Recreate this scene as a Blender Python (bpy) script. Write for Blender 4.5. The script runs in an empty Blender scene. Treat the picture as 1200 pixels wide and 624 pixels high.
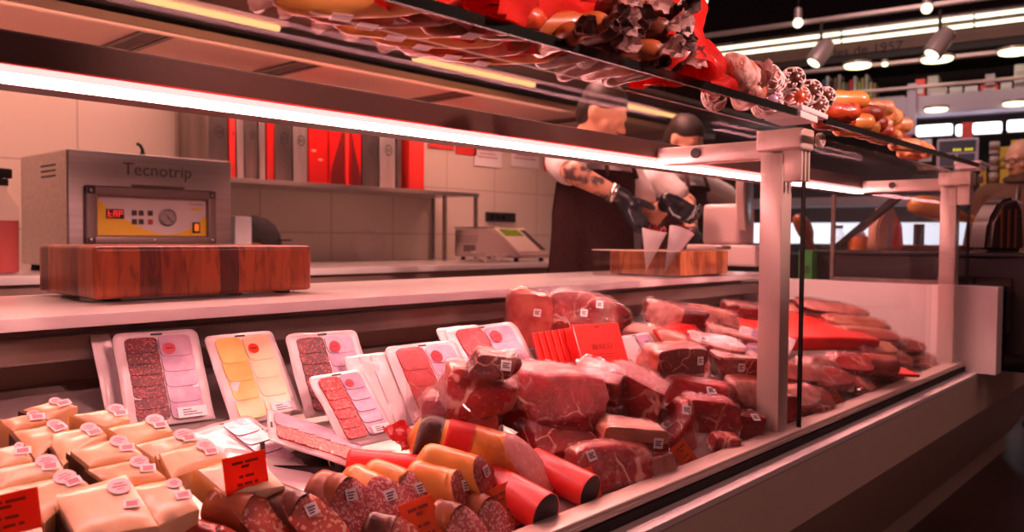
import bpy, bmesh, math, random
from mathutils import Vector, Matrix, Euler, noise
R_ = math.radians
PI = math.pi
COL = bpy.context.scene.collection
SC = bpy.context.scene
rnd = random.Random(7)

# ------------------------------------------------------------------ camera frame
FPX, PCX, PCY = 942.0, 600.0, 312.0
CAM = Vector((0, -.67, 1.10))
RT = Vector((.6754, -.7374, .0079)); UP = Vector((.0203, .0294, .9994)); FW = Vector((.7372, .6748, -.0348))
def ray(u, v): return RT*((u-PCX)/FPX) + UP*((PCY-v)/FPX) + FW
def onY(u, v, y): d = ray(u, v); return CAM + d*((y-CAM.y)/d.y)
def onX(u, v, x): d = ray(u, v); return CAM + d*((x-CAM.x)/d.x)
def onZ(u, v, z): d = ray(u, v); return CAM + d*((z-CAM.z)/d.z)
DZ, DS = .69, .22                       # display deck: z = DZ + DS*y
def deck(y): return DZ + DS*y
def D(u, v, h=0):
    d = ray(u, v); k = (DZ+h+DS*CAM.y-CAM.z)/(d.z-DS*d.y); return CAM + d*k
def ppm(p): return FPX/(Vector(p)-CAM).dot(FW)

# ------------------------------------------------------------------ materials
def newmat(name):
    m = bpy.data.materials.new(name); m.use_nodes = True
    nt = m.node_tree; nt.nodes.clear()
    out = nt.nodes.new('ShaderNodeOutputMaterial')
    return m, nt, out
def N(nt, t, **kw):
    n = nt.nodes.new(t)
    for k, v in kw.items():
        if k in n.inputs.keys(): n.inputs[k].default_value = v
        else: setattr(n, k, v)
    return n
def L(nt, a, b): nt.links.new(a, b)
def rgba(c): return (c[0], c[1], c[2], 1)
def coords(nt, scale=(1, 1, 1), rand=True):
    tc = N(nt, 'ShaderNodeTexCoord'); mp = N(nt, 'ShaderNodeMapping'); mp.inputs['Scale'].default_value = scale
    L(nt, tc.outputs['Object'], mp.inputs['Vector'])
    if rand:
        oi = N(nt, 'ShaderNodeObjectInfo'); ml = N(nt, 'ShaderNodeMath', operation='MULTIPLY'); ml.inputs[1].default_value = 37.0
        L(nt, oi.outputs['Random'], ml.inputs[0]); cb = N(nt, 'ShaderNodeCombineXYZ')
        for i in range(3): L(nt, ml.outputs[0], cb.inputs[i])
        L(nt, cb.outputs[0], mp.inputs['Location'])
    return mp.outputs['Vector']
def ramp(nt, fac, stops, interp='LINEAR'):
    r = N(nt, 'ShaderNodeValToRGB'); r.color_ramp.interpolation = interp
    e = r.color_ramp.elements
    while len(e) < len(stops): e.new(.5)
    for i, (p, c) in enumerate(stops): e[i].position = p; e[i].color = rgba(c)
    L(nt, fac, r.inputs['Fac']); return r.outputs['Color']
def noisetex(nt, vec, scale, detail=4, dist=0.0, rough=.55):
    n = N(nt, 'ShaderNodeTexNoise'); n.inputs['Scale'].default_value = scale; n.inputs['Detail'].default_value = detail
    n.inputs['Distortion'].default_value = dist; n.inputs['Roughness'].default_value = rough
    L(nt, vec, n.inputs['Vector']); return n
def mixc(nt, fac, a, b, mode='MIX'):
    m = N(nt, 'ShaderNodeMix', data_type='RGBA', blend_type=mode)
    for sock, val in ((m.inputs[0], fac), (m.inputs[6], a), (m.inputs[7], b)):
        if hasattr(val, 'is_output'): L(nt, val, sock)
        elif isinstance(val, (int, float)): sock.default_value = val
        else: sock.default_value = rgba(val)
    return m.outputs[2]
def bump(nt, h, strength=.3, dist=.002):
    b = N(nt, 'ShaderNodeBump'); b.inputs['Strength'].default_value = strength; b.inputs['Distance'].default_value = dist
    L(nt, h, b.inputs['Height']); return b.outputs['Normal']
def pbsdf(nt, out, col, rough=.5, metal=0, coat=0, normal=None, emit=None, estr=0, trans=0, sheen=0, spec=.5, sss=0):
    p = N(nt, 'ShaderNodeBsdfPrincipled')
    if hasattr(col, 'is_output'): L(nt, col, p.inputs['Base Color'])
    else: p.inputs['Base Color'].default_value = rgba(col)
    if hasattr(rough, 'is_output'): L(nt, rough, p.inputs['Roughness'])
    else: p.inputs['Roughness'].default_value = rough
    p.inputs['Metallic'].default_value = metal; p.inputs['Coat Weight'].default_value = coat; p.inputs['Coat Roughness'].default_value = .12
    p.inputs['Specular IOR Level'].default_value = spec; p.inputs['Transmission Weight'].default_value = trans
    if sheen: p.inputs['Sheen Weight'].default_value = sheen
    if normal is not None: L(nt, normal, p.inputs['Normal']); L(nt, normal, p.inputs['Coat Normal'])
    if emit: p.inputs['Emission Color'].default_value = rgba(emit); p.inputs['Emission Strength'].default_value = estr
    L(nt, p.outputs[0], out.inputs['Surface']); return p
_plain = {}
def plain(name, col, rough=.5, metal=0, coat=0, spec=.5):
    if name in _plain: return _plain[name]
    m, nt, out = newmat(name); pbsdf(nt, out, col, rough, metal, coat, spec=spec); _plain[name] = m; return m
def emis(name, col, s):
    m, nt, out = newmat(name); e = N(nt, 'ShaderNodeEmission'); e.inputs[0].default_value = rgba(col); e.inputs[1].default_value = s
    L(nt, e.outputs[0], out.inputs['Surface']); return m
def noisy(name, c1, c2, scale, rough=.5, bs=.2, bd=.002, coat=0, metal=0, stretch=(1, 1, 1), detail=5, lo=.35, hi=.65, c3=None, dist=0.0, sheen=0):
    m, nt, out = newmat(name); v = coords(nt, stretch); n = noisetex(nt, v, scale, detail, dist)
    st = [(lo, c1), (hi, c2)] if c3 is None else [(lo, c1), ((lo+hi)/2, c3), (hi, c2)]
    c = ramp(nt, n.outputs['Fac'], st)
    pbsdf(nt, out, c, rough, metal, coat, bump(nt, n.outputs['Fac'], bs, bd) if bs else None, sheen=sheen); return m
def glassmat(name, tint=(1, 1, 1), base=.035, rough=0.0, gain=.9, tex=0):
    m, nt, out = newmat(name)
    t = N(nt, 'ShaderNodeBsdfTransparent'); t.inputs[0].default_value = rgba(tint)
    g = N(nt, 'ShaderNodeBsdfGlossy'); g.inputs['Roughness'].default_value = rough; g.inputs[0].default_value = (1, 1, 1, 1)
    lw = N(nt, 'ShaderNodeLayerWeight'); lw.inputs['Blend'].default_value = .5
    pw = N(nt, 'ShaderNodeMath', operation='POWER'); pw.inputs[1].default_value = 5; L(nt, lw.outputs['Facing'], pw.inputs[0])
    ma = N(nt, 'ShaderNodeMath', operation='MULTIPLY_ADD'); ma.inputs[1].default_value = gain; ma.inputs[2].default_value = base
    L(nt, pw.outputs[0], ma.inputs[0]); mx = N(nt, 'ShaderNodeMixShader'); L(nt, ma.outputs[0], mx.inputs[0])
    if tex:
        v = coords(nt); n = noisetex(nt, v, tex, 3, .6); b = bump(nt, n.outputs['Fac'], .9, .006)
        L(nt, b, g.inputs['Normal'])
    L(nt, t.outputs[0], mx.inputs[1]); L(nt, g.outputs[0], mx.inputs[2]); L(nt, mx.outputs[0], out.inputs['Surface']); return m

def meatmat(name, c_lo, c_hi, fat, vscale=16, vein=.035, sc=1.0, coat=.12, fibre=(1, 1, 1), rough=.35):
    m, nt, out = newmat(name); v = coords(nt, fibre)
    nz = noisetex(nt, v, 9, 3); ad = N(nt, 'ShaderNodeVectorMath', operation='MULTIPLY_ADD'); ad.inputs[1].default_value = (.09, .09, .09)
    L(nt, nz.outputs['Color'], ad.inputs[0]); L(nt, v, ad.inputs[2])
    vo = N(nt, 'ShaderNodeTexVoronoi', feature='DISTANCE_TO_EDGE'); vo.inputs['Scale'].default_value = vscale; L(nt, ad.outputs[0], vo.inputs['Vector'])
    n2 = noisetex(nt, v, 28, 6, .4); n3 = noisetex(nt, v, 160, 3)
    mus = ramp(nt, n2.outputs['Fac'], [(.3, c_lo), (.72, c_hi)])
    fleck = ramp(nt, n3.outputs['Fac'], [(.62, (0, 0, 0)), (.74, (1, 1, 1))])
    mus2 = mixc(nt, fleck, mus, tuple(.45*a+.55*b for a, b in zip(c_hi, fat)))
    n4 = noisetex(nt, v, 12, 3); th = N(nt, 'ShaderNodeMath', operation='MULTIPLY'); th.inputs[1].default_value = vein*2
    L(nt, n4.outputs['Fac'], th.inputs[0]); lt = N(nt, 'ShaderNodeMath', operation='DIVIDE'); L(nt, vo.outputs['Distance'], lt.inputs[0]); L(nt, th.outputs[0], lt.inputs[1])
    fr = ramp(nt, lt.outputs[0], [(.45, (1, 1, 1)), (1.0, (0, 0, 0))])
    n5 = noisetex(nt, v, 15, 3); mk = ramp(nt, n5.outputs['Fac'], [(.44, (0, 0, 0)), (.60, (1, 1, 1))])
    fr = mixc(nt, 1.0, fr, mk, 'MULTIPLY')
    n6 = noisetex(nt, v, 14, 2, 1.5); bl = ramp(nt, n6.outputs['Fac'], [(.68, (0, 0, 0)), (.82, (.4, .4, .4))]); fr = mixc(nt, 1.0, fr, bl, 'LIGHTEN')
    col = mixc(nt, fr, mus2, fat)
    pbsdf(nt, out, col, rough, 0, coat, bump(nt, n2.outputs['Fac'], .35, .003)); return m
def speckle(name, base, dark, fat, scale=220, cover=.42, rough=.4, coat=.3):
    m, nt, out = newmat(name); v = coords(nt); n0 = noisetex(nt, v, 60, 3)
    ad = N(nt, 'ShaderNodeVectorMath', operation='MULTIPLY_ADD'); ad.inputs[1].default_value = (.012, .012, .012)
    L(nt, n0.outputs['Color'], ad.inputs[0]); L(nt, v, ad.inputs[2])
    vo = N(nt, 'ShaderNodeTexVoronoi'); vo.inputs['Scale'].default_value = scale; L(nt, ad.outputs[0], vo.inputs['Vector'])
    sp = N(nt, 'ShaderNodeSeparateColor'); L(nt, vo.outputs['Color'], sp.inputs[0])
    f = ramp(nt, sp.outputs[0], [(cover, (1, 1, 1)), (cover+.04, (0, 0, 0))])
    n2 = noisetex(nt, v, 35, 4); c = ramp(nt, n2.outputs['Fac'], [(.35, dark), (.65, base)])
    pbsdf(nt, out, mixc(nt, f, c, fat), rough, 0, coat, bump(nt, vo.outputs['Distance'], .25, .001)); return m

M = {}
M['cream'] = noisy('cream_laminate', (.72, .62, .50), (.76, .66, .54), 3, .35, 0)
M['white_lam'] = plain('white_laminate', (.84, .80, .78), .18, 0, .3)
M['panel_white'] = plain('white_panel', (.88, .82, .80), .4)
M['alu'] = noisy('champagne_aluminium', (.72, .60, .52), (.78, .66, .58), 6, .32, 0, metal=.25, stretch=(.1, 1, 1))
M['steel'] = noisy('brushed_steel', (.46, .42, .40), (.56, .52, .49), 40, .32, .05, .0005, metal=1, stretch=(.06, 1, 1.5))
M['steel_dk'] = noisy('dark_steel', (.24, .20, .18), (.32, .27, .24), 30, .4, 0, metal=.8, stretch=(.1, 1, 1))
M['deck_steel'] = noisy('deck_steel', (.60, .52, .50), (.66, .58, .56), 12, .3, 0, metal=.55, stretch=(.1, 1, 1))
M['well'] = noisy('well_wall', (.33, .22, .18), (.38, .26, .21), 3, .45, 0)
M['black'] = plain('black_plastic', (.012, .010, .010), .45)
M['blackgloss'] = plain('black_gloss', (.010, .008, .009), .15, 0, .3)
M['rubber'] = plain('black_rubber', (.006, .005, .005), .7)
M['soffit'] = plain('soffit_metal', (.74, .44, .38), .5)
M['soffit_rail'] = plain('soffit_rail', (.72, .52, .40), .45)
M['soffit_dk'] = plain('soffit_trough', (.055, .028, .022), .4)
M['glass'] = glassmat('display_glass', (.985, .975, .97), .012, 0, .75)
M['glass_top'] = glassmat('top_glass', (.97, .95, .94), .0008, 0, .012)
M['acryl'] = glassmat('acrylic', (.93, .90, .90), .03, 0, .6)
M['film'] = glassmat('vacuum_film', (.99, .97, .97), .055, .085, .6, 75)
M['film_pack'] = glassmat('pack_film', (1, 1, 1), .03, .12, .35, 40)
M['edge'] = plain('glass_edge', (.006, .009, .007), .25)
M['led'] = emis('led_strip_glow', (1, .375, .39), 62)
M['leddiff'] = emis('led_diffuser', (1, .66, .62), 1.15)
M['floor'] = noisy('floor_tiles', (.055, .030, .022), (.085, .046, .034), 2.2, .35, 0)
M['ceil'] = plain('ceiling_black', (.014, .009, .008), .8)
M['meat'] = meatmat('ham_muscle', (.15, .004, .006), (.46, .016, .021), (.76, .34, .27), 13, .03)
M['meat2'] = meatmat('ham_cut_face', (.24, .006, .009), (.54, .024, .028), (.82, .42, .33), 11, .035)
M['meat3'] = meatmat('dark_cured_meat', (.07, .005, .006), (.24, .014, .016), (.62, .24, .18), 12, .025)
M['fat'] = noisy('ham_fat', (.52, .17, .10), (.74, .36, .25), 22, .35, .3, .003, .5)
M['fatred'] = noisy('ham_rind_red', (.34, .035, .03), (.62, .18, .13), 20, .35, .3, .003, .5)
M['lard'] = noisy('salted_fat', (.62, .26, .20), (.26, .03, .03), 34, .4, .4, .003, .4, lo=.4, hi=.7)
M['cheese'] = noisy('cheese_paste', (.88, .60, .33), (.93, .69, .42), 30, .30, .30, .003, .35)
M['cheese2'] = noisy('pale_cheese_paste', (.90, .71, .44), (.94, .77, .52), 70, .30, .45, .003, .35)
M['cheese3'] = noisy('tan_cheese_paste', (.78, .48, .25), (.84, .56, .31), 40, .35, .12, .001, .35)
M['rind_dk'] = noisy('dark_rind', (.050, .016, .010), (.11, .045, .025), 60, .5, .4, .003)
M['rind_y'] = noisy('yellow_rind', (.72, .44, .17), (.80, .54, .24), 40, .45, .2, .002, .2)
M['paper'] = plain('white_label', (.88, .84, .86), .5)
M['pinkpaper'] = plain('pink_round_label', (.86, .62, .64), .5)
M['ink'] = plain('ink', (.03, .02, .025), .6)
M['inkpink'] = plain('pink_ink', (.55, .25, .30), .6)
M['inkred'] = plain('dark_red_ink', (.20, .008, .008), .6)
M['inkorange'] = plain('orange_card_ink', (.28, .035, .02), .6)
def cardmat(name, c):
    m, nt, out = newmat(name); d = N(nt, 'ShaderNodeBsdfDiffuse'); d.inputs[0].default_value = rgba(c); t = N(nt, 'ShaderNodeBsdfTranslucent'); t.inputs[0].default_value = rgba(c)
    mx = N(nt, 'ShaderNodeMixShader'); mx.inputs[0].default_value = .55; L(nt, d.outputs[0], mx.inputs[1]); L(nt, t.outputs[0], mx.inputs[2]); L(nt, mx.outputs[0], out.inputs['Surface']); return m
M['tag'] = cardmat('orange_card', (.92, .22, .085)); M['tagred'] = cardmat('red_orange_card', (.88, .12, .055))
M['crumpledk'] = noisy('dark_crumpled_film', (.03, .014, .014), (.30, .18, .17), 30, .25, .8, .012, .5)
M['red'] = noisy('red_card', (.80, .028, .022), (.86, .040, .030), 6, .42, 0, coat=.15)
M['redpaper'] = noisy('red_paper', (.70, .022, .018), (.85, .050, .036), 14, .38, .35, .006, .2)
M['redgloss'] = plain('red_gloss_card', (.68, .016, .014), .22, 0, .5)
M['pouch'] = noisy('white_pouch', (.64, .56, .57), (.74, .66, .66), 14, .26, .35, .005, .4)
M['pouchside'] = noisy('white_pouch_ribbed', (.76, .66, .64), (.86, .78, .76), 60, .35, .2, .002, .3, stretch=(.2, 6, 6))
M['lilac'] = noisy('lilac_printed_film', (.40, .25, .38), (.60, .40, .50), 26, .25, .5, .006, .5)
M['sl_dark'] = speckle('slices_dark', (.15, .008, .010), (.055, .004, .005), (.40, .07, .065), 420, .20)
M['sl_red'] = speckle('slices_red', (.52, .035, .035), (.34, .018, .02), (.74, .22, .18), 420, .25)
M['sl_ham'] = meatmat('slices_ham', (.34, .018, .02), (.52, .045, .045), (.72, .30, .25), 22, .02)
M['sl_yellow'] = noisy('slices_cheese', (.80, .42, .10), (.90, .56, .18), 24, .3, .2, .002, .4)
M['sl_cream'] = noisy('slices_cream', (.86, .60, .36), (.92, .70, .46), 24, .3, .2, .002, .4)
M['sal_face'] = speckle('salami_face', (.60, .12, .12), (.46, .065, .07), (.80, .44, .41), 380, .30)
M['chor_face'] = speckle('chorizo_face', (.60, .10, .05), (.44, .045, .028), (.82, .42, .28), 240, .24)
M['lomo_face'] = speckle('loin_face', (.46, .085, .075), (.30, .035, .035), (.62, .24, .20), 420, .22)
M['mort_face'] = speckle('ham_roll_face', (.84, .36, .32), (.76, .27, .24), (.84, .46, .40), 160, .12)
M['cas_br'] = noisy('brown_casing', (.24, .055, .016), (.46, .14, .035), 26, .38, .3, .002, .4, stretch=(.4, 1, 1))
M['cas_dk'] = noisy('dark_casing', (.055, .014, .008), (.16, .04, .016), 40, .4, .5, .003, .4)
M['cas_or'] = noisy('orange_casing', (.78, .28, .045), (.92, .44, .11), 22, .35, .25, .002, .5, stretch=(.4, 1, 1))
M['cas_gold'] = noisy('golden_casing', (.50, .15, .025), (.90, .42, .09), 18, .35, .25, .002, .5, c3=(.80, .32, .06))
M['cas_red'] = noisy('chorizo_casing', (.26, .022, .010), (.62, .090, .026), 36, .3, .8, .006, .4)
M['cas_pale'] = noisy('pale_mold_casing', (.50, .16, .09), (.86, .62, .55), 34, .4, .9, .008, .3, lo=.40, hi=.56)
M['cas_loaf'] = noisy('tan_casing', (.56, .20, .06), (.86, .48, .20), 40, .4, .9, .006, .2)
M['twine'] = plain('white_twine', (.90, .78, .74), .7)
M['twinedk'] = plain('dark_twine', (.06, .03, .03), .7)
M['crumple'] = noisy('crumpled_film', (.62, .42, .40), (.90, .74, .70), 30, .25, .8, .012, .5)
M['wood'] = None
M['steelbox'] = noisy('silver_foil_card', (.56, .48, .46), (.84, .78, .76), 5, .28, 0, metal=.85, stretch=(3, 3, .3))
M['silver_dk'] = noisy('pewter_foil_card', (.16, .13, .12), (.30, .25, .23), 5, .25, 0, metal=.8, stretch=(3, 3, .3))
M['wall'] = None
M['skin'] = noisy('skin', (.62, .30, .19), (.68, .35, .23), 12, .5, .1, .001)
M['tattoo'] = noisy('tattooed_skin', (.62, .30, .19), (.10, .05, .045), 22, .5, 0, lo=.44, hi=.56, detail=6)
M['shirt'] = noisy('white_cotton', (.70, .62, .60), (.78, .70, .68), 40, .8, .2, .002, sheen=.2)
M['apron'] = noisy('brown_apron', (.050, .012, .012), (.075, .020, .019), 60, .8, .15, .002)
M['trouser'] = noisy('dark_trousers', (.022, .018, .020), (.03, .026, .028), 60, .8, .1, .002)
M['glove'] = noisy('black_nitrile', (.012, .012, .016), (.020, .020, .026), 60, .32, .3, .002)
M['hair'] = noisy('dark_hair', (.012, .008, .006), (.03, .02, .014), 90, .55, .4, .003, stretch=(1, 1, .2))
M['hairgrey'] = noisy('grey_hair', (.34, .28, .26), (.48, .42, .40), 90, .6, .4, .003, stretch=(1, 1, .2))
M['coat'] = noisy('brown_coat', (.105, .040, .022), (.13, .052, .030), 60, .85, .05, .001)
M['hood'] = plain('dark_hood_face', (.12, .075, .065), .3, .5)

# butcher block: vertical staves with dark streaky grain
def woodmat(name, lo, hi, dark):
    m, nt, out = newmat(name); v = coords(nt, (1, 1, 1), False)
    sx = N(nt, 'ShaderNodeSeparateXYZ'); L(nt, v, sx.inputs[0])
    s = N(nt, 'ShaderNodeMath', operation='ADD'); L(nt, sx.outputs[0], s.inputs[0]); L(nt, sx.outputs[1], s.inputs[1])
    fl = N(nt, 'ShaderNodeMath', operation='MULTIPLY'); fl.inputs[1].default_value = 26; L(nt, s.outputs[0], fl.inputs[0])
    f2 = N(nt, 'ShaderNodeMath', operation='FLOOR'); L(nt, fl.outputs[0], f2.inputs[0])
    wn = N(nt, 'ShaderNodeTexWhiteNoise', noise_dimensions='1D'); L(nt, f2.outputs[0], wn.inputs['W'])
    stave = ramp(nt, wn.outputs['Value'], [(0, tuple(.82*a for a in hi)), (.6, hi), (.84, lo), (.93, dark)])
    mp = N(nt, 'ShaderNodeMapping'); mp.inputs['Scale'].default_value = (9, 9, 1.4); L(nt, v, mp.inputs['Vector'])
    n = noisetex(nt, mp.outputs[0], 7, 6, 1.2); g = ramp(nt, n.outputs['Fac'], [(.34, (.45, .40, .36)), (.54, (1, 1, 1))])
    col = mixc(nt, 1.0, stave, g, 'MULTIPLY')
    pbsdf(nt, out, col, .36, 0, .25, bump(nt, n.outputs['Fac'], .15, .001)); return m
M['wood'] = woodmat('butcher_block_wood', (.20, .030, .009), (.36, .070, .018), (.085, .016, .008))
M['wood2'] = woodmat('pale_block_wood', (.42, .13, .045), (.58, .22, .08), (.30, .09, .03))
# wall: large white glazed tiles
m, nt, out = newmat('wall_tiles'); v = coords(nt, (1, 1, 1), False)
mp = N(nt, 'ShaderNodeMapping'); mp.inputs['Rotation'].default_value = (PI/2, 0, 0); L(nt, v, mp.inputs['Vector'])
bk = N(nt, 'ShaderNodeTexBrick'); bk.offset = 0; bk.inputs['Scale'].default_value = 1; bk.inputs['Brick Width'].default_value = .42; bk.inputs['Row Height'].default_value = .28
bk.inputs['Mortar Size'].default_value = .004; bk.inputs['Color1'].default_value = (.76, .66, .56, 1); bk.inputs['Color2'].default_value = (.78, .68, .59, 1); bk.inputs['Mortar'].default_value = (.56, .45, .38, 1)
L(nt, mp.outputs[0], bk.inputs['Vector']); pbsdf(nt, out, bk.outputs['Color'], .22, 0, .2); M['wall'] = m

# ------------------------------------------------------------------ mesh helpers
def box(bm, x0, x1, y0, y1, z0, z1, mi=0, mat=None):
    vs = [bm.verts.new(Vector((x, y, z))) for x in (x0, x1) for y in (y0, y1) for z in (z0, z1)]
    fs = [(0, 1, 3, 2), (4, 6, 7, 5), (0, 4, 5, 1), (2, 3, 7, 6), (0, 2, 6, 4), (1, 5, 7, 3)]
    fl = []
    for f in fs:
        q = bm.faces.new([vs[i] for i in f]); q.material_index = mi; fl.append(q)
    if mat is not None:
        for q in vs: q.co = mat @ q.co
    return vs
def rbox(bm, x0, x1, y0, y1, z0, z1, r=.004, seg=2, mi=0, mat=None):
    b2 = bmesh.new(); box(b2, x0, x1, y0, y1, z0, z1, mi)
    bmesh.ops.bevel(b2, geom=b2.edges[:], offset=r, segments=seg, affect='EDGES', profile=.6)
    for f in b2.faces: f.material_index = mi
    merge(bm, b2, mat)
def merge(bm, b2, mat=None):
    if mat is not None: bmesh.ops.transform(b2, matrix=mat, verts=b2.verts[:])
    me = bpy.data.meshes.new('tmp'); b2.to_mesh(me); b2.free(); bm.from_mesh(me); bpy.data.meshes.remove(me)
def frames(pts):
    ts = []
    for i in range(len(pts)):
        a = pts[max(0, i-1)]; b = pts[min(len(pts)-1, i+1)]; ts.append((b-a).normalized())
    ref = Vector((0, 0, 1)) if abs(ts[0].z) < .9 else Vector((1, 0, 0))
    u = ts[0].cross(ref).normalized(); out = []
    for t in ts:
        u = (u - t*u.dot(t)).normalized(); out.append((u, t.cross(u)))
    return out
def tube(bm, pts, rad, n=10, cap=True, mi=0, squash=1.0):
    pts = [Vector(p) for p in pts]; rad = [rad]*len(pts) if isinstance(rad, (int, float)) else rad
    fr = frames(pts); rings = []
    for p, r, (a, b) in zip(pts, rad, fr):
        rings.append([bm.verts.new(p + a*(math.cos(2*PI*k/n)*r) + b*(math.sin(2*PI*k/n)*r*squash)) for k in range(n)])
    for i in range(len(rings)-1):
        for k in range(n):
            f = bm.faces.new((rings[i][k], rings[i][(k+1) % n], rings[i+1][(k+1) % n], rings[i+1][k])); f.material_index = mi; f.smooth = True
    if cap:
        for rr, fl in ((rings[0], True), (rings[-1], False)):
            f = bm.faces.new(rr[::-1] if fl else rr); f.material_index = mi
    return rings
def lathe(bm, prof, n=20, mi=0, mat=None):
    b2 = bmesh.new(); rings = []
    for r, z in prof:
        rings.append([b2.verts.new((r*math.cos(2*PI*k/n), r*math.sin(2*PI*k/n), z)) for k in range(n)])
    for i in range(len(rings)-1):
        for k in range(n):
            f = b2.faces.new((rings[i][k], rings[i][(k+1) % n], rings[i+1][(k+1) % n], rings[i+1][k])); f.material_index = mi; f.smooth = True
    b2.faces.new(rings[0][::-1]).material_index = mi; b2.faces.new(rings[-1]).material_index = mi
    merge(bm, b2, mat)
def prism(bm, poly, d0, d1, axis='x', mi=0):
    """poly of 2D points extruded along an axis"""
    def P(a, b, d): return {'x': (d, a, b), 'y': (a, d, b), 'z': (a, b, d)}[axis]
    A = [bm.verts.new(P(a, b, d0)) for a, b in poly]; B = [bm.verts.new(P(a, b, d1)) for a, b in poly]
    n = len(poly); bm.faces.new(A[::-1]).material_index = mi; bm.faces.new(B).material_index = mi
    for i in range(n): bm.faces.new((A[i], A[(i+1) % n], B[(i+1) % n], B[i])).material_index = mi
def obj(name, bm, mat, parent=None, smooth=False, M4=None, auto=False):
    bmesh.ops.recalc_face_normals(bm, faces=bm.faces[:])
    me = bpy.data.meshes.new(name); bm.to_mesh(me); bm.free()
    for m in (mat if isinstance(mat, (list, tuple)) else [mat]): me.materials.append(m)
    if smooth:
        for p in me.polygons: p.use_smooth = True
    if smooth == 'auto' or auto:
        me.set_sharp_from_angle(angle=R_(38))
    o = bpy.data.objects.new(name, me); COL.objects.link(o)
    if parent: o.parent = parent
    if M4 is not None: o.matrix_basis = M4
    return o
def thing(name, label, cat, M4=None, group=None):
    o = bpy.data.objects.new(name, None); COL.objects.link(o); o.empty_display_size = .03
    if M4 is not None: o.matrix_basis = M4
    o['label'] = label; o['category'] = cat
    if group: o['group'] = group
    return o
def tag(o, label, cat, group=None):
    o['label'] = label; o['category'] = cat
    if group: o['group'] = group
    return o
def struct(name, bm, mat, smooth=False):
    o = obj(name, bm, mat, None, smooth); o['kind'] = 'structure'; return o
def basis(o, x, y, z):
    m = Matrix.Identity(4)
    for i, a in enumerate((x, y, z)):
        for j in range(3): m[j][i] = a[j]
    for j in range(3): m[j][3] = o[j]
    return m
def TRS(p, rz=0, rx=0, ry=0): return Matrix.Translation(Vector(p)) @ Euler((R_(rx), R_(ry), R_(rz)), 'XYZ').to_matrix().to_4x4()
DECKROT = math.degrees(math.atan(DS))
def ondeck(p, rz=0, lift=0, rx=0, ry=0):
    return Matrix.Translation(Vector(p)+Vector((0, 0, lift))) @ Euler((R_(DECKROT), 0, 0)).to_matrix().to_4x4() @ Euler((R_(rx), R_(ry), R_(rz)), 'XYZ').to_matrix().to_4x4()
def text(bm, s, size, M4, mi=0, depth=.0004, align='CENTER', sx=1.0):
    cu = bpy.data.curves.new('lettering_curve', 'FONT'); cu.body = s; cu.size = size; cu.align_x = align; cu.align_y = 'CENTER'; cu.extrude = depth; cu.resolution_u = 3
    o = bpy.data.objects.new('lettering_tmp', cu); me = bpy.data.meshes.new_from_object(o)
    b2 = bmesh.new(); b2.from_mesh(me); bmesh.ops.scale(b2, vec=(sx, 1, 1), verts=b2.verts[:])
    for f in b2.faces: f.material_index = mi
    merge(bm, b2, M4); bpy.data.objects.remove(o); bpy.data.meshes.remove(me); bpy.data.curves.remove(cu)
def disc(bm, c, r, n=24, z=0.0004, mi=0, sy=1.0):
    A = [bm.verts.new((c[0]+r*math.cos(2*PI*k/n), c[1]+r*sy*math.sin(2*PI*k/n), z)) for k in range(n)]
    B = [bm.verts.new((c[0]+r*math.cos(2*PI*k/n), c[1]+r*sy*math.sin(2*PI*k/n), 0)) for k in range(n)]
    bm.faces.new(A).material_index = mi; bm.faces.new(B[::-1]).material_index = mi
    for k in range(n): bm.faces.new((B[k], B[(k+1) % n], A[(k+1) % n], A[k])).material_index = mi
def nz(p, s, seed=0): return noise.noise_vector(Vector(p)*s + Vector((seed*3.1, seed*1.7, seed*5.3)))
def smoothsub(bm, n=1):
    bmesh.ops.subdivide_edges(bm, edges=bm.edges[:], cuts=n, use_grid_fill=True, smooth=0)
def copytree(o, M4, label=None, keepmat=True):
    c = o.copy(); COL.objects.link(c); c.matrix_basis = M4
    if label: c['label'] = label
    for ch in list(o.children):
        k = ch.copy(); COL.objects.link(k); k.parent = c; k.matrix_basis = ch.matrix_basis.copy()
        for g in ch.children:
            q = g.copy(); COL.objects.link(q); q.parent = k; q.matrix_basis = g.matrix_basis.copy()
    return c
# ==NEXT==
def feet(r, pts, rad, h):
    for x, y in pts:
        b = bmesh.new(); lathe(b, [(rad, 0), (rad*.85, h)], 14, 0, Matrix.Translation((x, y, 0))); obj('foot', b, M['rubber'], r)
# ------------------------------------------------------------------ the hall: floor, ceiling, stall wall
bm = bmesh.new(); box(bm, -4, 14, -6, 9, -.05, 0); struct('floor', bm, M['floor'])
bm = bmesh.new(); box(bm, -4, 14, -6, 9, 3.9, 3.95); struct('ceiling', bm, M['ceil'])
bm = bmesh.new(); box(bm, -2.2, 5.0, 2.95, 3.05, 0, 1.96); struct('wall_back', bm, M['wall'])
# lowered stall soffit of metal panels with slotted joints, a rail and a lamp trough
bm = bmesh.new(); box(bm, .75, 5.6, 2.44, 2.95, 1.90, 1.93)
struct('trim_1', bm, M['soffit'])
for i, x in enumerate((1.35, 2.05, 3.05, 4.2)):
    t = bmesh.new()
    for k in range(2): box(t, x+k*.11, x+k*.11+.022, 2.50, 2.94, 1.892, 1.8995)
    for k in range(14): box(t, x+.03, x+.10, 2.52+k*.03, 2.53+k*.03, 1.8955, 1.8995)
    g = obj('ceiling_vent', t, M['soffit_dk'])
    tag(g, ['slotted vent in the salmon stall soffit, nearest the left frame edge', 'slotted vent in the salmon stall soffit above the steel machine', 'slotted vent in the salmon soffit above the silver boxes', 'slotted vent at the far end of the salmon soffit'][i], 'vent', 'soffit vents')
bm = bmesh.new(); rbox(bm, .3, 5.6, 2.36, 2.44, 1.868, 1.93, .008); struct('trim_2', bm, M['soffit_rail'], 'auto')
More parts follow.
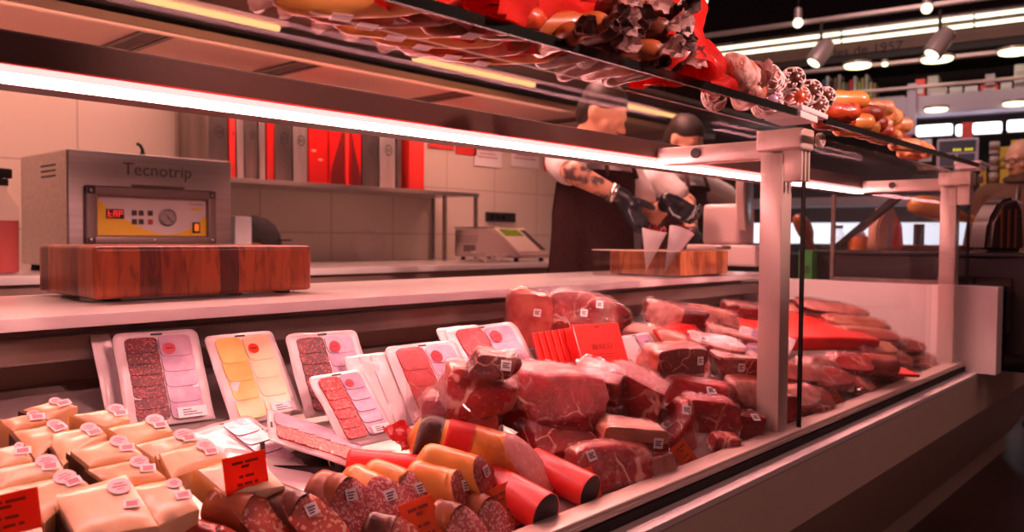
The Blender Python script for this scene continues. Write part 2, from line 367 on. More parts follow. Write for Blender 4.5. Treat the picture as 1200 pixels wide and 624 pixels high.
bm = bmesh.new(); prism(bm, [(2.36, 1.90), (2.36, 1.955), (2.02, 1.955), (1.98, 1.90), (1.72, 1.885), (1.72, 1.91), (1.96, 1.925), (2.0, 1.97), (2.37, 1.97)], .3, 5.6, 'x'); struct('trim_3', bm, M['soffit_dk'])
M['tube'] = emis('warm_tube', (1, .50, .20), 1.5)
for i, (xa, xb) in enumerate(((.98, 1.75), (2.45, 3.3), (3.9, 4.8))):
    r = thing('tube_lamp', ['yellow glowing tube lamp in the soffit trough, nearest one', 'yellow tube lamp in the trough, middle of three', 'yellow tube lamp at the far end of the trough'][i], 'lamp', TRS((xa, 2.2, 1.925)), 'tube lamps in the soffit trough')
    b = bmesh.new(); tube(b, [(0, 0, 0), (xb-xa, 0, 0)], .012, 10); obj('tube', b, M['tube'], r, True)
    b = bmesh.new(); rbox(b, -.03, xb-xa+.03, -.03, .03, .013, .029, .003); obj('reflector', b, M['soffit_rail'], r)

# ------------------------------------------------------------------ the display counter
X0, X1, XE = -1.9, 2.86, 4.9            # glazed part ends at X1, the body runs on to XE
ZL, ZT = .684, 1.318
cn = thing('display_counter', 'long glass-fronted serve-over meat counter with cream base', 'counter', TRS((0, 0, 0)))
b = bmesh.new(); prism(b, [(-.047, ZL-.006), (-.047, .55), (.23, .10), (.25, .085), (.60, .085), (.60, ZL-.006)], X0, XE, 'x'); obj('body_panel', b, M['cream'], cn)
b = bmesh.new(); box(b, X0, XE-.02, .25, .60, 0, .085); obj('plinth', b, M['cream'], cn)
b = bmesh.new(); rbox(b, X0, XE, -.049, -.004, ZL-.012, ZL, .002); obj('front_ledge', b, M['panel_white'], cn)
b = bmesh.new(); rbox(b, X0, X1+.02, -.016, .012, ZL+.001, .700, .003); obj('gasket', b, M['rubber'], cn)
b = bmesh.new(); rbox(b, X0, X1+.02, -.012, .030, .700, .717, .004, 3); rbox(b, X0, X1+.02, -.0135, .0, .706, .7105, .0015, 1); obj('glass_rail', b, M['alu'], cn, 'auto')
b = bmesh.new(); prism(b, [(.012, deck(.03)-.03), (.012, deck(.012)), (.76, deck(.76)), (.76, deck(.76)-.03)], X0, X1, 'x'); obj('deck', b, M['deck_steel'], cn)
b = bmesh.new(); box(b, X0, X1, .76, .79, .60, .955); obj('rear_panel', b, M['well'], cn)
b = bmesh.new(); rbox(b, X0, X1, .66, .70, .905, .945, .004); obj('worktop_bracket', b, M['steel_dk'], cn)
b = bmesh.new(); box(b, X1, X1+.04, .012, 1.10, .60, .958); box(b, X1, X1+.075, -.10, .012, ZL, .958); obj('end_panel', b, M['panel_white'], cn)
PX = [1.525, 2.80]
def counterpost(px, k):
    b = bmesh.new(); rbox(b, px, px+.046, .008, .055, .717, 1.272, .004); p = obj('post', b, M['alu'], cn, 'auto')
    b = bmesh.new(); rbox(b, px+.002, px+.044, .03, .299, 1.262, 1.300, .004); obj('support_arm', b, M['alu'], p, 'auto')
    b = bmesh.new(); rbox(b, px-.012, px+.048, -.035, .060, 1.275, 1.317, .006, 3)
    for q in (0, .017, .034): rbox(b, px+.004+q, px+.012+q, -.028, .012, 1.215, 1.285, .003)
    lathe(b, [(.012, 0), (.014, .002), (.014, .010), (.012, .012)], 18, 0, Matrix.Translation((px+.052, -.038, 1.297)) @ Euler((R_(90), 0, 0)).to_matrix().to_4x4())
    obj('clamp', b, M['alu'], p, 'auto')
    b = bmesh.new(); lathe(b, [(.007, 0), (.007, .0025)], 14, 0, Matrix.Translation((px+.052, -.0485, 1.297)) @ Euler((R_(90), 0, 0)).to_matrix().to_4x4()); obj('hinge_pin', b, M['well'], p)
    b = bmesh.new(); lathe(b, [(.011, 0), (.011, .004)], 14, 0, Matrix.Translation((px+.0005, .20, 1.283)) @ Euler((0, R_(-90), 0)).to_matrix().to_4x4()); obj('grommet', b, M['black'], p)
    b = bmesh.new(); rbox(b, 0, .118, -.040, .034, 0, .010, .003); rbox(b, .0, .075, -.038, .030, -.0125, -.0005, .002); obj('hinge_plate', b, M['panel_white'], p, False, Matrix.Translation((px-.146, -.050, 1.3275)) @ Euler((0, R_(2), 0)).to_matrix().to_4x4())
counterpost(PX[0], 0); counterpost(PX[1], 1)
for (xa, xb) in ((X0, 1.603), (1.609, X1+.05)):
    b = bmesh.new(); box(b, xa, xb, -.006, .002, .712, 1.314); gp = obj('front_pane', b, M['glass'], cn)
    b = bmesh.new(); box(b, xb-.0015, xb+.0015, -.0065, .0025, .7125, 1.3135); obj('pane_edge', b, M['edge'], gp)
for (xa, xb, ea, eb) in ((X0, 1.436, X0, 1.375), (1.444, X1-.02, 1.50, X1-.10)):
    b = bmesh.new(); box(b, xa, xb, -.078, .56, ZT, ZT+.008); gp = obj('top_pane', b, M['glass_top'], cn)
    b = bmesh.new(); box(b, ea, eb, -.084, -.079, ZT-.001, ZT+.011); obj('black_edge', b, M['edge'], gp)
b = bmesh.new(); rbox(b, X0, X1-.03, .30, .375, 1.262, 1.316, .003); hd = obj('light_hood', b, M['hood'], cn)
b = bmesh.new(); box(b, X0, X1-.04, .2965, .3005, 1.2622, 1.2695); box(b, X0, X1-.04, .3006, .3115, 1.2605, 1.262); obj('led_strip', b, M['led'], hd)
b = bmesh.new(); box(b, X0, X1-.04, .2966, .3005, 1.2696, 1.278); obj('led_diffuser', b, M['leddiff'], hd)
b = bmesh.new(); rbox(b, X0, X1-.035, .2955, .3005, 1.2781, 1.2805, .0008, 1); obj('red_reveal', b, M['red'], hd)
b = bmesh.new(); box(b, X1+.012, X1+.018, .03, .42, .958, 1.262); ep = obj('end_pane', b, M['glass'], cn)
b = bmesh.new(); box(b, X1+.008, X1+.022, .03, .42, .958, .972); box(b, X1+.008, X1+.022, .412, .424, .958, 1.262); obj('end_pane_frame', b, M['steel_dk'], ep)
# bent acrylic divider between the sausages and the packs
dv = bmesh.new(); pa = D(456, 478, 0); 
prof = [(.30, .0), (.30, .12), (.285, .145), (.25, .150), (.10, .105), (.09, .09), (.09, .0)]
prism(dv, [(y, deck(y)+h) for y, h in prof], .815, .819, 'x'); tag(obj('divider', dv, M['acryl']), 'clear acrylic divider standing between sliced packs and cured loins', 'divider')

# the serving worktop
b = bmesh.new(); rbox(b, X0, X1-.02, .62, 1.10, .960, .980, .003); wt = tag(obj('worktop', b, M['white_lam'], None, 'auto'), 'long white serving worktop behind the display glass', 'worktop')
# the rear counter
rc = thing('rear_counter', 'white work counter along the tiled wall', 'counter', TRS((0, 0, 0)))
b = bmesh.new(); rbox(b, X0, 4.6, 2.08, 2.95, .945, .972, .003); obj('top', b, M['white_lam'], rc, 'auto')
b = bmesh.new(); box(b, X0, 4.6, 2.14, 2.90, .12, .905); obj('body', b, M['steel_dk'], rc)
b = bmesh.new(); box(b, X0, 4.6, 2.12, 2.94, .905, .945); obj('under_rail', b, M['well'], rc)
b = bmesh.new(); box(b, X0, 4.55, 2.22, 2.88, 0, .12); obj('plinth', b, M['black'], rc)

# ------------------------------------------------------------------ butcher block on the worktop
bb = thing('butcher_block', 'thick dark red wooden butcher block on the white worktop', 'cutting board', TRS((.537, .80, .9805)))
b = bmesh.new(); rbox(b, 0, .437, 0, .285, .006, .100, .010, 4); obj('block', b, M['wood'], bb, 'auto')
for x in (.03, .38):
    for y in (.04, .24):
        b = bmesh.new(); rbox(b, x, x+.03, y, y+.02, 0, .007, .002); obj('foot', b, M['black'], bb)

# ------------------------------------------------------------------ vacuum sealing machine
vm = thing('vacuum_sealer', 'brushed steel vacuum sealing machine with yellow control panel', 'vacuum machine', TRS((.945, 2.14, .9725)))
W, H = .568, .405
b = bmesh.new(); rbox(b, 0, W, 0, .46, .02, H, .008, 3); obj('housing', b, M['steel'], vm, 'auto')
feet(vm, ((.03, .03), (.03, .40), (W-.06, .03), (W-.06, .40)), .018, .021)
b = bmesh.new()
for k in range(3): rbox(b, -.0015, .001, .10, .24, H-.05-k*.018, H-.043-k*.018, .0005, 1)
obj('vent_slots', b, M['black'], vm)
b = bmesh.new(); text(b, 'Tecnotrip', .060, Matrix.Translation((.295, -.0006, .350)) @ Euler((R_(90), 0, 0)).to_matrix().to_4x4(), 0, .0006); 
prism(b, [(.295+.095*math.cos(a), .300+(.004 if False else -.024)*math.sin(a)+.0) for a in [PI*k/16 for k in range(17)]], -.0010, -.0001, 'y'); obj('logo', b, plain('etched_grey', (.16, .11, .10), .45), vm)
# control frame and panel
b = bmesh.new(); fx0, fx1, fz0, fz1 = .048, .498, .096, .290
rbox(b, fx0, fx1, -.022, 0, fz1-.036, fz1, .008, 3); rbox(b, fx0, fx1, -.022, 0, fz0, fz0+.03, .008, 3); rbox(b, fx0, fx0+.038, -.022, 0, fz0, fz1, .008, 3); rbox(b, fx1-.034, fx1, -.022, 0, fz0, fz1, .008, 3)
cf = obj('control_frame', b, plain('frame_grey', (.26, .18, .17), .4, .4), vm, 'auto')
for x in (fx0+.018, (fx0+fx1)/2, fx1-.016):
    for z in (fz1-.018, fz0+.014):
        b = bmesh.new(); lathe(b, [(.007, 0), (.007, .003), (.004, .004)], 12, 0, Matrix.Translation((x, -.022, z)) @ Euler((R_(90), 0, 0)).to_matrix().to_4x4()); obj('screw', b, M['steel_dk'], cf, 'auto')
cpx0, cpx1, cz0, cz1 = fx0+.034, fx1-.030, fz0+.026, fz1-.032
b = bmesh.new(); box(b, cpx0, cpx1, -.006, -.001, cz0, cz1); cp = obj('control_panel', b, plain('panel_silver', (.80, .66, .64), .35), vm)
b = bmesh.new(); w_ = cpx1-cpx0; h_ = cz1-cz0
top = [(cpx0+w_*t, cz0+h_*(.92-.92*math.sin(PI*min(1, t*.80)/1)**.9*.95 if t < .625 else .06+.62*((t-.625)/.375)**2)) for t in [k/24 for k in range(25)]]
top = [(cpx0+w_*t, cz0+h_*(.06+.90*max(0, 1-t/.62)**1.7 if t < .62 else .06+.55*((t-.62)/.38)**2)) for t in [k/24 for k in range(25)]]
prism(b, top+[(cpx1, cz0), (cpx0, cz0)], -.0075, -.0061, 'y'); obj('yellow_swoosh', b, plain('panel_yellow', (.98, .56, .03), .4), cp)
dx = cpx0+.034; dz = cz0+.060
b = bmesh.new(); rbox(b, dx, dx+.058, -.010, -.005, dz, dz+.032, .001, 1); ds = obj('display', b, M['blackgloss'], cp)
def seg7(ch, x, z, w=.012, h=.022, t=.0028):
    S = {'t': 'defg', 'R': 'abcefg', 'P': 'abefg'}[ch]; bx = []
    if 'a' in S: bx.append((x, x+w, z+h-t, z+h))
    if 'g' in S: bx.append((x, x+w, z+h/2-t/2, z+h/2+t/2))
    if 'd' in S: bx.append((x, x+w, z, z+t))
    if 'f' in S: bx.append((x, x+t, z+h/2, z+h))
    if 'e' in S: bx.append((x, x+t, z, z+h/2))
    if 'b' in S: bx.append((x+w-t, x+w, z+h/2, z+h))
    if 'c' in S: bx.append((x+w-t, x+w, z, z+h/2))
    return bx
b = bmesh.new()
for i, ch in enumerate('tRP'):
    for (xa, xb, za, zb) in seg7(ch, dx+.006+i*.017, dz+.005): box(b, xa, xb, -.0112, -.0100, za, zb)
obj('red_digits', b, emis('red_digits', (1, .03, .02), 1.1), ds)
for i, (x, z, cc) in enumerate(((.120, .068, 'k'), (.143, .068, 'k'), (.174, .068, 'k'), (.120, .038, 'k'), (.143, .038, 'k'), (.174, .038, 'r'))):
    b = bmesh.new(); rbox(b, cpx0+x-.002, cpx0+x+.015, -.010, -.005, cz0+z+.004, cz0+z+.022, .002, 2)
    obj('button', b, plain('button_dark', (.05, .03, .03), .5) if cc == 'k' else plain('button_red', (.45, .05, .05), .5), cp)
gx, gz = cpx0+.240, cz0+.068
b = bmesh.new(); lathe(b, [(.030, 0), (.030, .010), (.026, .012), (.026, .009)], 32, 0, Matrix.Translation((gx, -.005, gz)) @ Euler((R_(90), 0, 0)).to_matrix().to_4x4()); ga = obj('gauge', b, M['steel'], cp, 'auto')
b = bmesh.new(); lathe(b, [(.0258, 0), (.0258, .0012)], 32, 0, Matrix.Translation((gx, -.0142, gz)) @ Euler((R_(90), 0, 0)).to_matrix().to_4x4()); obj('dial', b, plain('dial_face', (.42, .32, .31), .4), ga)
b = bmesh.new(); box(b, -.002, .0015, -.0165, -.0155, -.006, .0, 0)
box(b, -.0012, .0012, 0, .001, -.022, .012, 0, Matrix.Translation((0, -.017, 0)) @ Euler((0, R_(-40), 0)).to_matrix().to_4x4())
for k in range(9):
    a = R_(-130+k*32.5); box(b, -.0007, .0007, -.0162, -.0154, .019, .0235, 0, Euler((0, a, 0)).to_matrix().to_4x4())
obj('needle', b, M['ink'], ga, False, Matrix.Translation((gx, 0, gz)))
b = bmesh.new(); text(b, 'Tecnotrip', .0135, Matrix.Translation((cpx1-.040, -.0063, cz1-.018)) @ Euler((R_(90), 0, 0)).to_matrix().to_4x4(), 0, .0003)
obj('small_logo', b, plain('etched_grey2', (.30, .20, .20), .5), cp)
b = bmesh.new(); prism(b, [(cpx1-.040+.024*math.cos(PI*k/10), cz1-.032-.009*math.sin(PI*k/10)) for k in range(11)], -.0068, -.0061, 'y'); obj('small_swoosh', b, plain('panel_yellow', (.86, .40, .03), .4), cp)
b = bmesh.new(); rbox(b, cpx1-.056, cpx1-.028, -.012, -.005, cz0+.014, cz0+.054, .003); sw = obj('power_switch', b, M['blackgloss'], cp)
b = bmesh.new(); rbox(b, cpx1-.050, cpx1-.034, -.0145, -.0115, cz0+.021, cz0+.047, .002); obj('lit_rocker', b, emis('orange_rocker', (1, .16, .02), .9), sw)
b = bmesh.new(); tube(b, [(0, 0, 0), (0, 0, .03), (-.006, .004, .045), (-.016, .01, .052)], .006, 10); lathe(b, [(.009, 0), (.009, .02)], 10); obj('lid_catch', b, M['black'], vm, True, Matrix.Translation((.30, .14, H)))

# ------------------------------------------------------------------ spray bottle with red liquid
def spray(name, label, p, rz):
    r = thing(name, label, 'bottle', TRS(p, rz))
    b = bmesh.new(); lathe(b, [(.040, 0), (.046, .006), (.047, .19), (.044, .215), (.022, .252), (.016, .262), (.016, .285)], 24); m_, nt_, o_ = newmat('clear_bottle_plastic')
    obj('bottle_shell', b, M['bottle'], r, True)
    b = bmesh.new(); lathe(b, [(.036, .004), (.0445, .009), (.0455, .168), (.0455, .170)], 24); obj('red_liquid', b, M['redliq'], r, 'auto')
    b = bmesh.new(); lathe(b, [(.019, .280), (.019, .300), (.014, .306)], 16); rbox(b, -.05, .03, -.013, .013, .303, .335, .006, 2); rbox(b, -.066, -.048, -.009, .009, .312, .330, .003); obj('spray_head', b, M['black'], r, 'auto')
    b = bmesh.new(); tube(b, [(-.028, 0, .312), (-.040, 0, .285), (-.038, 0, .262)], [.006, .005, .004], 8); obj('trigger', b, M['black'], r, True)
m_, nt_, o_ = newmat('bottle_plastic'); pb = N(nt_, 'ShaderNodeBsdfPrincipled'); pb.inputs['Base Color'].default_value = (.85, .75, .72, 1); pb.inputs['Roughness'].default_value = .3
tb = N(nt_, 'ShaderNodeBsdfTransparent'); mx_ = N(nt_, 'ShaderNodeMixShader'); mx_.inputs[0].default_value = .14; L(nt_, tb.outputs[0], mx_.inputs[1]); L(nt_, pb.outputs[0], mx_.inputs[2]); L(nt_, mx_.outputs[0], o_.inputs['Surface']); M['bottle'] = m_
M['redliq'] = plain('red_liquid', (.78, .05, .04), .25, 0, .3)
p = onY(3, 316, 2.24); spray('spray_bottle', 'spray bottle of red liquid left of the steel machine', (p.x, 2.24, .9725), 25)

# white box, dark cap and brown paper stack behind the butcher block
p = onY(279, 300, 2.35); r = thing('carton', 'plain white carton right beside the steel machine', 'box', TRS((p.x-.04, 2.30, .9725)))
b = bmesh.new(); rbox(b, 0, .072, 0, .09, 0, .205, .003); obj('body', b, M['paper'], r)
b = bmesh.new(); rbox(b, .004, .068, .004, .086, .2051, .2062, .0004, 1); obj('lid_flap', b, M['panel_white'], r)
p = onY(300, 290, 2.55)
for k in range(9):
    b = bmesh.new(); n_ = 18; ang = rnd.uniform(-8, 8)
    rbox(b, -.085, .085, -.075, .075, 0, .0095, .003, 1)
    for vv in b.verts: q = nz(vv.co, 30, k); vv.co += Vector((q.x*.010, q.y*.010, q.z*.002))
    tag(obj('paper_bundle', b, noisy('kraft_paper', (.26, .08, .035), (.46, .19, .09), 20, .7, .3), None, False, TRS((p.x+rnd.uniform(-.008, .008), 2.56, .973+k*.0112), ang)),
        'brown paper bundle in the stack beside the white carton, %s' % ['lowest', 'second from the bottom', 'third from the bottom', 'fourth from the bottom', 'middle one', 'fourth from the top', 'third from the top', 'second from the top', 'topmost under the black cap'][k], 'paper', 'brown paper bundles')
b = bmesh.new(); n = 24
for i, (rr, zz) in enumerate(((.0, .115), (.05, .112), (.085, .095), (.105, .06), (.11, .015), (.108, 0), (.10, .004), (.10, .03), (.08, .08), (.0, .10))):
    ring = [b.verts.new((rr*1.05*math.cos(2*PI*k/n), rr*math.sin(2*PI*k/n)*.85, zz-.03*(math.cos(2*PI*k/n) > .2)*(rr/.11))) for k in range(n)] if rr > 0 else [b.verts.new((0, 0, zz))]*n
    if i:
        for k in range(n):
            q = [prev[k], prev[(k+1) % n], ring[(k+1) % n], ring[k]]; q = list(dict.fromkeys(q))
            if len(q) > 2:
                try: b.faces.new(q)
                except ValueError: pass
    prev = ring
cpo = thing('cap', 'black cloth cap lying on the brown paper stack', 'cap', TRS((p.x, 2.56, 1.077), -20))
obj('crown', b, M['trouser'], cpo, True)
b = bmesh.new(); prism(b, [(.09*math.cos(a)*1.05, .075*math.sin(a)) for a in [R_(-60+10*k) for k in range(13)]]+[(.16*math.cos(a), .085*math.sin(a)) for a in [R_(50-10*k) for k in range(11)]], .002, .008, 'z'); obj('visor', b, M['trouser'], cpo)

# ------------------------------------------------------------------ wall shelf with upright ham boxes
sh = thing('wall_shelf', 'long steel wire-edged shelf carrying red and silver boxes', 'shelf', TRS((0, 0, 0)))
SZ = 1.345
b = bmesh.new(); rbox(b, 1.30, 3.235, 2.56, 2.94, SZ-.012, SZ, .002); rbox(b, 1.30, 3.24, 2.553, 2.562, SZ-.016, SZ+.006, .002); obj('board', b, M['steel'], sh)
for x, y in ((2.985, 2.555), (3.23, 2.56), (3.23, 2.92)):
    b = bmesh.new(); rbox(b, x-.009, x+.009, y, y+.018, .9725, SZ-.01, .003); obj('leg', b, M['steel_dk'], sh)
boxes = [(244, 268, 'silver_dk', 1), (269, 277, 'red', 1), (278, 287, 'steelbox', 0), (287, 303, 'silver_dk', 1), (304, 312, 'steelbox', 0), (313, 322, 'redgloss', 0), (322, 343, 'silver_dk', 1), (344, 361, 'steelbox', 1), (362, 385, 'redgloss', 2), (386, 404, 'redgloss', 3), (405, 410, 'red', 0), (411, 424, 'redgloss', 3), (425, 444, 'silver_dk', 1), (445, 464, 'steelbox', 1), (465, 471, 'silver_dk', 0), (480, 498, 'red', 0)]
nm = {'silver_dk': 'pewter', 'red': 'matt red', 'steelbox': 'bright silver', 'redgloss': 'glossy red'}
ordn = ['leftmost', 'second from the left', 'third from the left', 'fourth from the left', 'fifth from the left', 'sixth from the left', 'seventh from the left', 'eighth from the left', 'eighth from the right', 'seventh from the right', 'sixth from the right', 'fifth from the right', 'fourth from the right', 'third from the right', 'second from the right', 'rightmost']
for i, (u0, u1, mk, deco) in enumerate(boxes):
    xa = onY(u0, 200, 2.60).x; xb = onY(u1, 200, 2.60).x
    r = thing('gift_box', f'{nm[mk]} upright gift box on the steel shelf, {ordn[i]}', 'box', TRS((xa, 2.60, SZ+.0005)), 'upright boxes on the wall shelf')
    w = xb-xa-.004; hh = .40 + (i % 3)*.01
    b = bmesh.new(); rbox(b, 0, w, 0, .28, 0, hh, .002, 1); obj('carton', b, M[mk], r)
    if deco == 1:
        c = Vector((w*.55, -.0012, .20)); b = bmesh.new(); rr = min(.028, w*.33)
        for (ra, rb) in ((rr, rr*.82),):
            for k in range(24):
                a0, a1 = 2*PI*k/24, 2*PI*(k+1)/24
                vs = [b.verts.new((c.x+q*math.cos(a)*.8, c.y, c.z+q*math.sin(a))) for q, a in ((ra, a0), (ra, a1), (rb, a1), (rb, a0))]; b.faces.new(vs)
        for z in (-.005, .005): box(b, c.x-rr*.5, c.x+rr*.5, c.y-.0004, c.y+.0004, c.z+z-.002, c.z+z+.002)
        obj('ring_emblem', b, M['ink'], r)
    if deco in (2, 3):
        b = bmesh.new()
        if deco == 3: prism(b, [(w*.98, .005), (w*.98, .30), (w*.75, .24), (w*.35, .14), (w*.10, .07), (w*.06, .005)] if i == 9 else [(w*.02, .005), (w*.02, .30), (w*.25, .22), (w*.6, .13), (w*.9, .06), (w*.94, .005)], -.0014, -.0002, 'y')
        else:
            for x, z in ((.25, .16), (.6, .12)): prism(b, [(w*x+.014*math.cos(2*PI*k/12), z+.006*math.sin(2*PI*k/12)) for k in range(12)], -.0014, -.0002, 'y')
        obj('printed_motif', b, plain('motif_dark_red', (.16, .012, .012), .3) if deco == 3 else plain('motif_gold', (.75, .35, .2), .3), r)
# red cards, white cards and papers pinned above the scale
for i, (u0, v0, u1, v1, mk) in enumerate(((503, 158, 532, 173, 'red'), (535, 162, 559, 180, 'red'), (556, 166, 588, 194, 'paper'), (599, 170, 632, 195, 'paper'), (638, 178, 645, 200, 'red'))):
    a = onY(u0, v1, 2.935); c = onY(u1, v1, 2.935)
    r = thing('wall_card', ['red card on the tiled wall, left of a pair', 'red card on the tiled wall, right of a pair', 'white printed card left of another on the wall', 'white card with small red print on the wall', 'narrow red strip beside the white wall cards'][i], 'card', TRS((a.x, 2.935, a.z)))
    b = bmesh.new(); rbox(b, 0, c.x-a.x, 0, .006, 0, .20, .001, 1); obj('sheet', b, M[mk], r)
    if mk == 'paper':
        b = bmesh.new()
        for k in range(5): box(b, .03+.02*(k % 2), c.x-a.x-.04-.02*(k % 3), -.0008, -.0001, .055+k*.022, .064+k*.022)
        obj('print', b, M['inkpink'], r)
# socket, loose papers, clear bag
p = onY(571, 260, 2.93); q = onY(604, 248, 2.93); r = thing('wall_socket', 'black socket strip on the wall above the scale', 'socket', TRS((p.x, 2.925, p.z)))
b = bmesh.new(); rbox(b, 0, q.x-p.x, 0, .025, 0, .062, .004); obj('housing', b, M['black'], r)
b = bmesh.new()
for k in range(3): lathe(b, [(.018, 0), (.018, .003)], 14, 0, Matrix.Translation((.04+k*.052, 0, .031)) @ Euler((R_(90), 0, 0)).to_matrix().to_4x4())
obj('outlets', b, M['blackgloss'], r)
for i, (u, v, s, rz) in enumerate(((452, 302, .14, 12), (474, 301, .15, -10), (492, 303, .10, 30))):
    p = onZ(u, v, .98); b = bmesh.new(); nn = 10
    g = [[b.verts.new(((k/nn-.5)*s*1.5, (j/nn-.5)*s, .012+.016*noise.noise(Vector((k*.5, j*.5, i*7))))) for k in range(nn+1)] for j in range(nn+1)]
    for j in range(nn):
        for k in range(nn): b.faces.new((g[j][k], g[j][k+1], g[j+1][k+1], g[j+1][k]))
    ge = bmesh.ops.solidify(b, geom=b.faces[:], thickness=.004)
    tag(obj('paper_sheet', b, M['pouch'], None, True, TRS((p.x-.06, 2.24+.03*i, .974+i*.018), rz)), ['crumpled white paper lying left of the scale', 'folded white paper on top left of the scale', 'small white paper scrap against the scale'][i], 'paper', 'papers beside the scale')
p = onY(463, 296, 2.5); b = bmesh.new(); bmesh.ops.create_icosphere(b, subdivisions=4, radius=1)
for vv in b.verts:
    c = vv.co.copy(); q = nz(c, 2.2, 3); vv.co = Vector((c.x*.10+q.x*.03, c.y*.06+q.y*.02, max(0, (c.z+.8)*.09+q.z*.03)))
tag(obj('plastic_bag', b, M['film'], None, True, TRS((p.x, 2.72, .975))), 'clear crumpled plastic bag against the tiled wall', 'bag')

# ------------------------------------------------------------------ scale
p = onY(532, 300, 2.72); r = thing('counter_scale', 'beige counter scale with green display on the rear counter', 'scale', TRS((p.x, 2.72, .9725), -90) @ Matrix.Diagonal((.88, .80, 1.05, 1)))
sw_, sd_ = .60, .34
b = bmesh.new(); prism(b, [(.0, .018), (.0, .165), (.27, .172), (.35, .168), (.56, .045), (.60, .034), (.60, .018)], 0, sd_, 'y'); bmesh.ops.bevel(b, geom=b.edges[:], offset=.008, segments=2, affect='EDGES'); obj('housing', b, plain('beige_plastic', (.52, .40, .38), .4), r, 'auto')
ang = math.atan2(-(.168-.045), .21); MK = Matrix.Translation((.455, sd_/2, .1075)) @ Euler((0, -ang, 0)).to_matrix().to_4x4()
b = bmesh.new(); rbox(b, -.125, .122, -.155, .155, -.002, .006, .003); fp = obj('keypad_panel', b, plain('pale_keypad', (.74, .62, .54), .4), r, False, MK)
b = bmesh.new(); rbox(b, -.105, -.035, -.13, .06, .006, .009, .001, 1); obj('green_display', b, emis('lcd_green', (.32, .22, .02), .55), fp)
b = bmesh.new(); rbox(b, -.10, .11, .085, .14, .006, .009, .001, 1); obj('dark_keys', b, plain('dark_keys', (.06, .04, .05), .4), fp)
b = bmesh.new(); rbox(b, .09, .20, -.002, .002, .045, .082, .001, 1); obj('side_label', b, plain('grey_label', (.18, .12, .12), .5), r)
b = bmesh.new()
for k in range(3): box(b, .02, .22, -.0025, .001, .098+k*.014, .102+k*.014)
obj('side_grooves', b, plain('groove', (.26, .18, .17), .6), r)
feet(r, ((.05, .04), (.05, .30), (.52, .04), (.52, .30)), .016, .019)
b = bmesh.new(); rbox(b, -.01, .30, .01, sd_-.01, .1725, .180, .003); obj('weighing_plate', b, M['steel'], r)

# ------------------------------------------------------------------ acrylic cone holder, paper cones, wooden block, knife, slicer
ch = thing('cone_stand', 'clear acrylic stand holding paper cones on the worktop', 'stand', TRS((2.115, .63, .9805)))
cw, cd, chh = .075, .28, .082
b = bmesh.new(); box(b, 0, cw, 0, .004, 0, chh); box(b, 0, cw, cd-.004, cd, 0, chh); box(b, 0, .004, .004, cd-.004, 0, chh); box(b, cw-.004, cw, .004, cd-.004, 0, chh); obj('walls', b, M['acryl'], ch)
b = bmesh.new(); box(b, -.001, cw+.001, -.001, .005, chh, chh+.0025); box(b, -.001, cw+.001, cd-.005, cd+.001, chh, chh+.0025); box(b, -.001, .003, .005, cd-.005, chh, chh+.0025); box(b, cw-.003, cw+.001, .005, cd-.005, chh, chh+.0025); obj('rim', b, plain('acrylic_rim', (.75, .60, .58), .2), ch)
for i, (u, ut) in enumerate(((767, 757), (799, 779))):
    tip = onX(ut, 318, 2.153); yy = tip.y; a = onY(u, 270, yy)
    r = thing('paper_cone', ['white paper cone of sliced ham under the gloved hand', 'white paper cone of sliced ham, the one away from the gloved fingers'][i], 'cone', Matrix.Translation(tip), 'paper cones of ham')
    ax = (a-tip); b = bmesh.new(); n = 20; hgt = ax.length
    qv = ax.to_track_quat('Z', 'Y').to_matrix().to_4x4()
    A = [b.verts.new((.041*math.cos(2*PI*k/n), .041*math.sin(2*PI*k/n), hgt*(1+.10*math.cos(2*PI*k/n+1)))) for k in range(n)]; T = b.verts.new((0, 0, 0))
    for k in range(n): b.faces.new((A[k], A[(k+1) % n], T))
    bmesh.ops.solidify(b, geom=b.faces[:], thickness=.001); obj('paper', b, M['paper'], r, 'auto', qv)
    b = bmesh.new(); n = 14
    for s_ in range(3):
        g = [[b.verts.new((.034*(k/n-.5)*2*(1-.2*s_), .010*math.sin(k*1.1+s_*2)+(s_-1)*.014, hgt*.90+j*.012+.005*math.sin(k*1.7+s_))) for k in range(n+1)] for j in range(3)]
        for j in range(2):
            for k in range(n): b.faces.new((g[j][k], g[j][k+1], g[j+1][k+1], g[j+1][k]))
    bmesh.ops.solidify(b, geom=b.faces[:], thickness=.002); obj('ham_slices', b, M['sl_ham'], r, True, qv)
r = thing('wooden_block', 'reddish wooden block on the worktop by the white post', 'cutting board', TRS((2.205, .635, .9805)))
b = bmesh.new(); rbox(b, 0, .31, 0, .27, .004, .083, .004, 3); obj('block', b, M['wood2'], r, 'auto')
b = bmesh.new(); box(b, .02, .29, .02, .25, 0, .005); obj('base_pad', b, M['black'], r)
r = thing('carving_knife', 'long thin carving knife with blue cap across the wooden block', 'knife', TRS((2.20, .665, 1.0655), 2))
b = bmesh.new(); prism(b, [(.0, -.012), (.33, -.012), (.36, -.004), (.33, .008), (0, .010)], 0, .0025, 'z'); obj('blade', b, M['steel'], r)
b = bmesh.new(); rbox(b, .33, .40, -.012, .012, -.0005, .014, .005, 3); obj('handle', b, M['steel_dk'], r)
b = bmesh.new(); tube(b, [(.02, -.0, .012), (.07, 0, .012)], [.012, .011], 12); obj('blue_cap', b, plain('blue_plastic', (.03, .04, .28), .35), r, True)
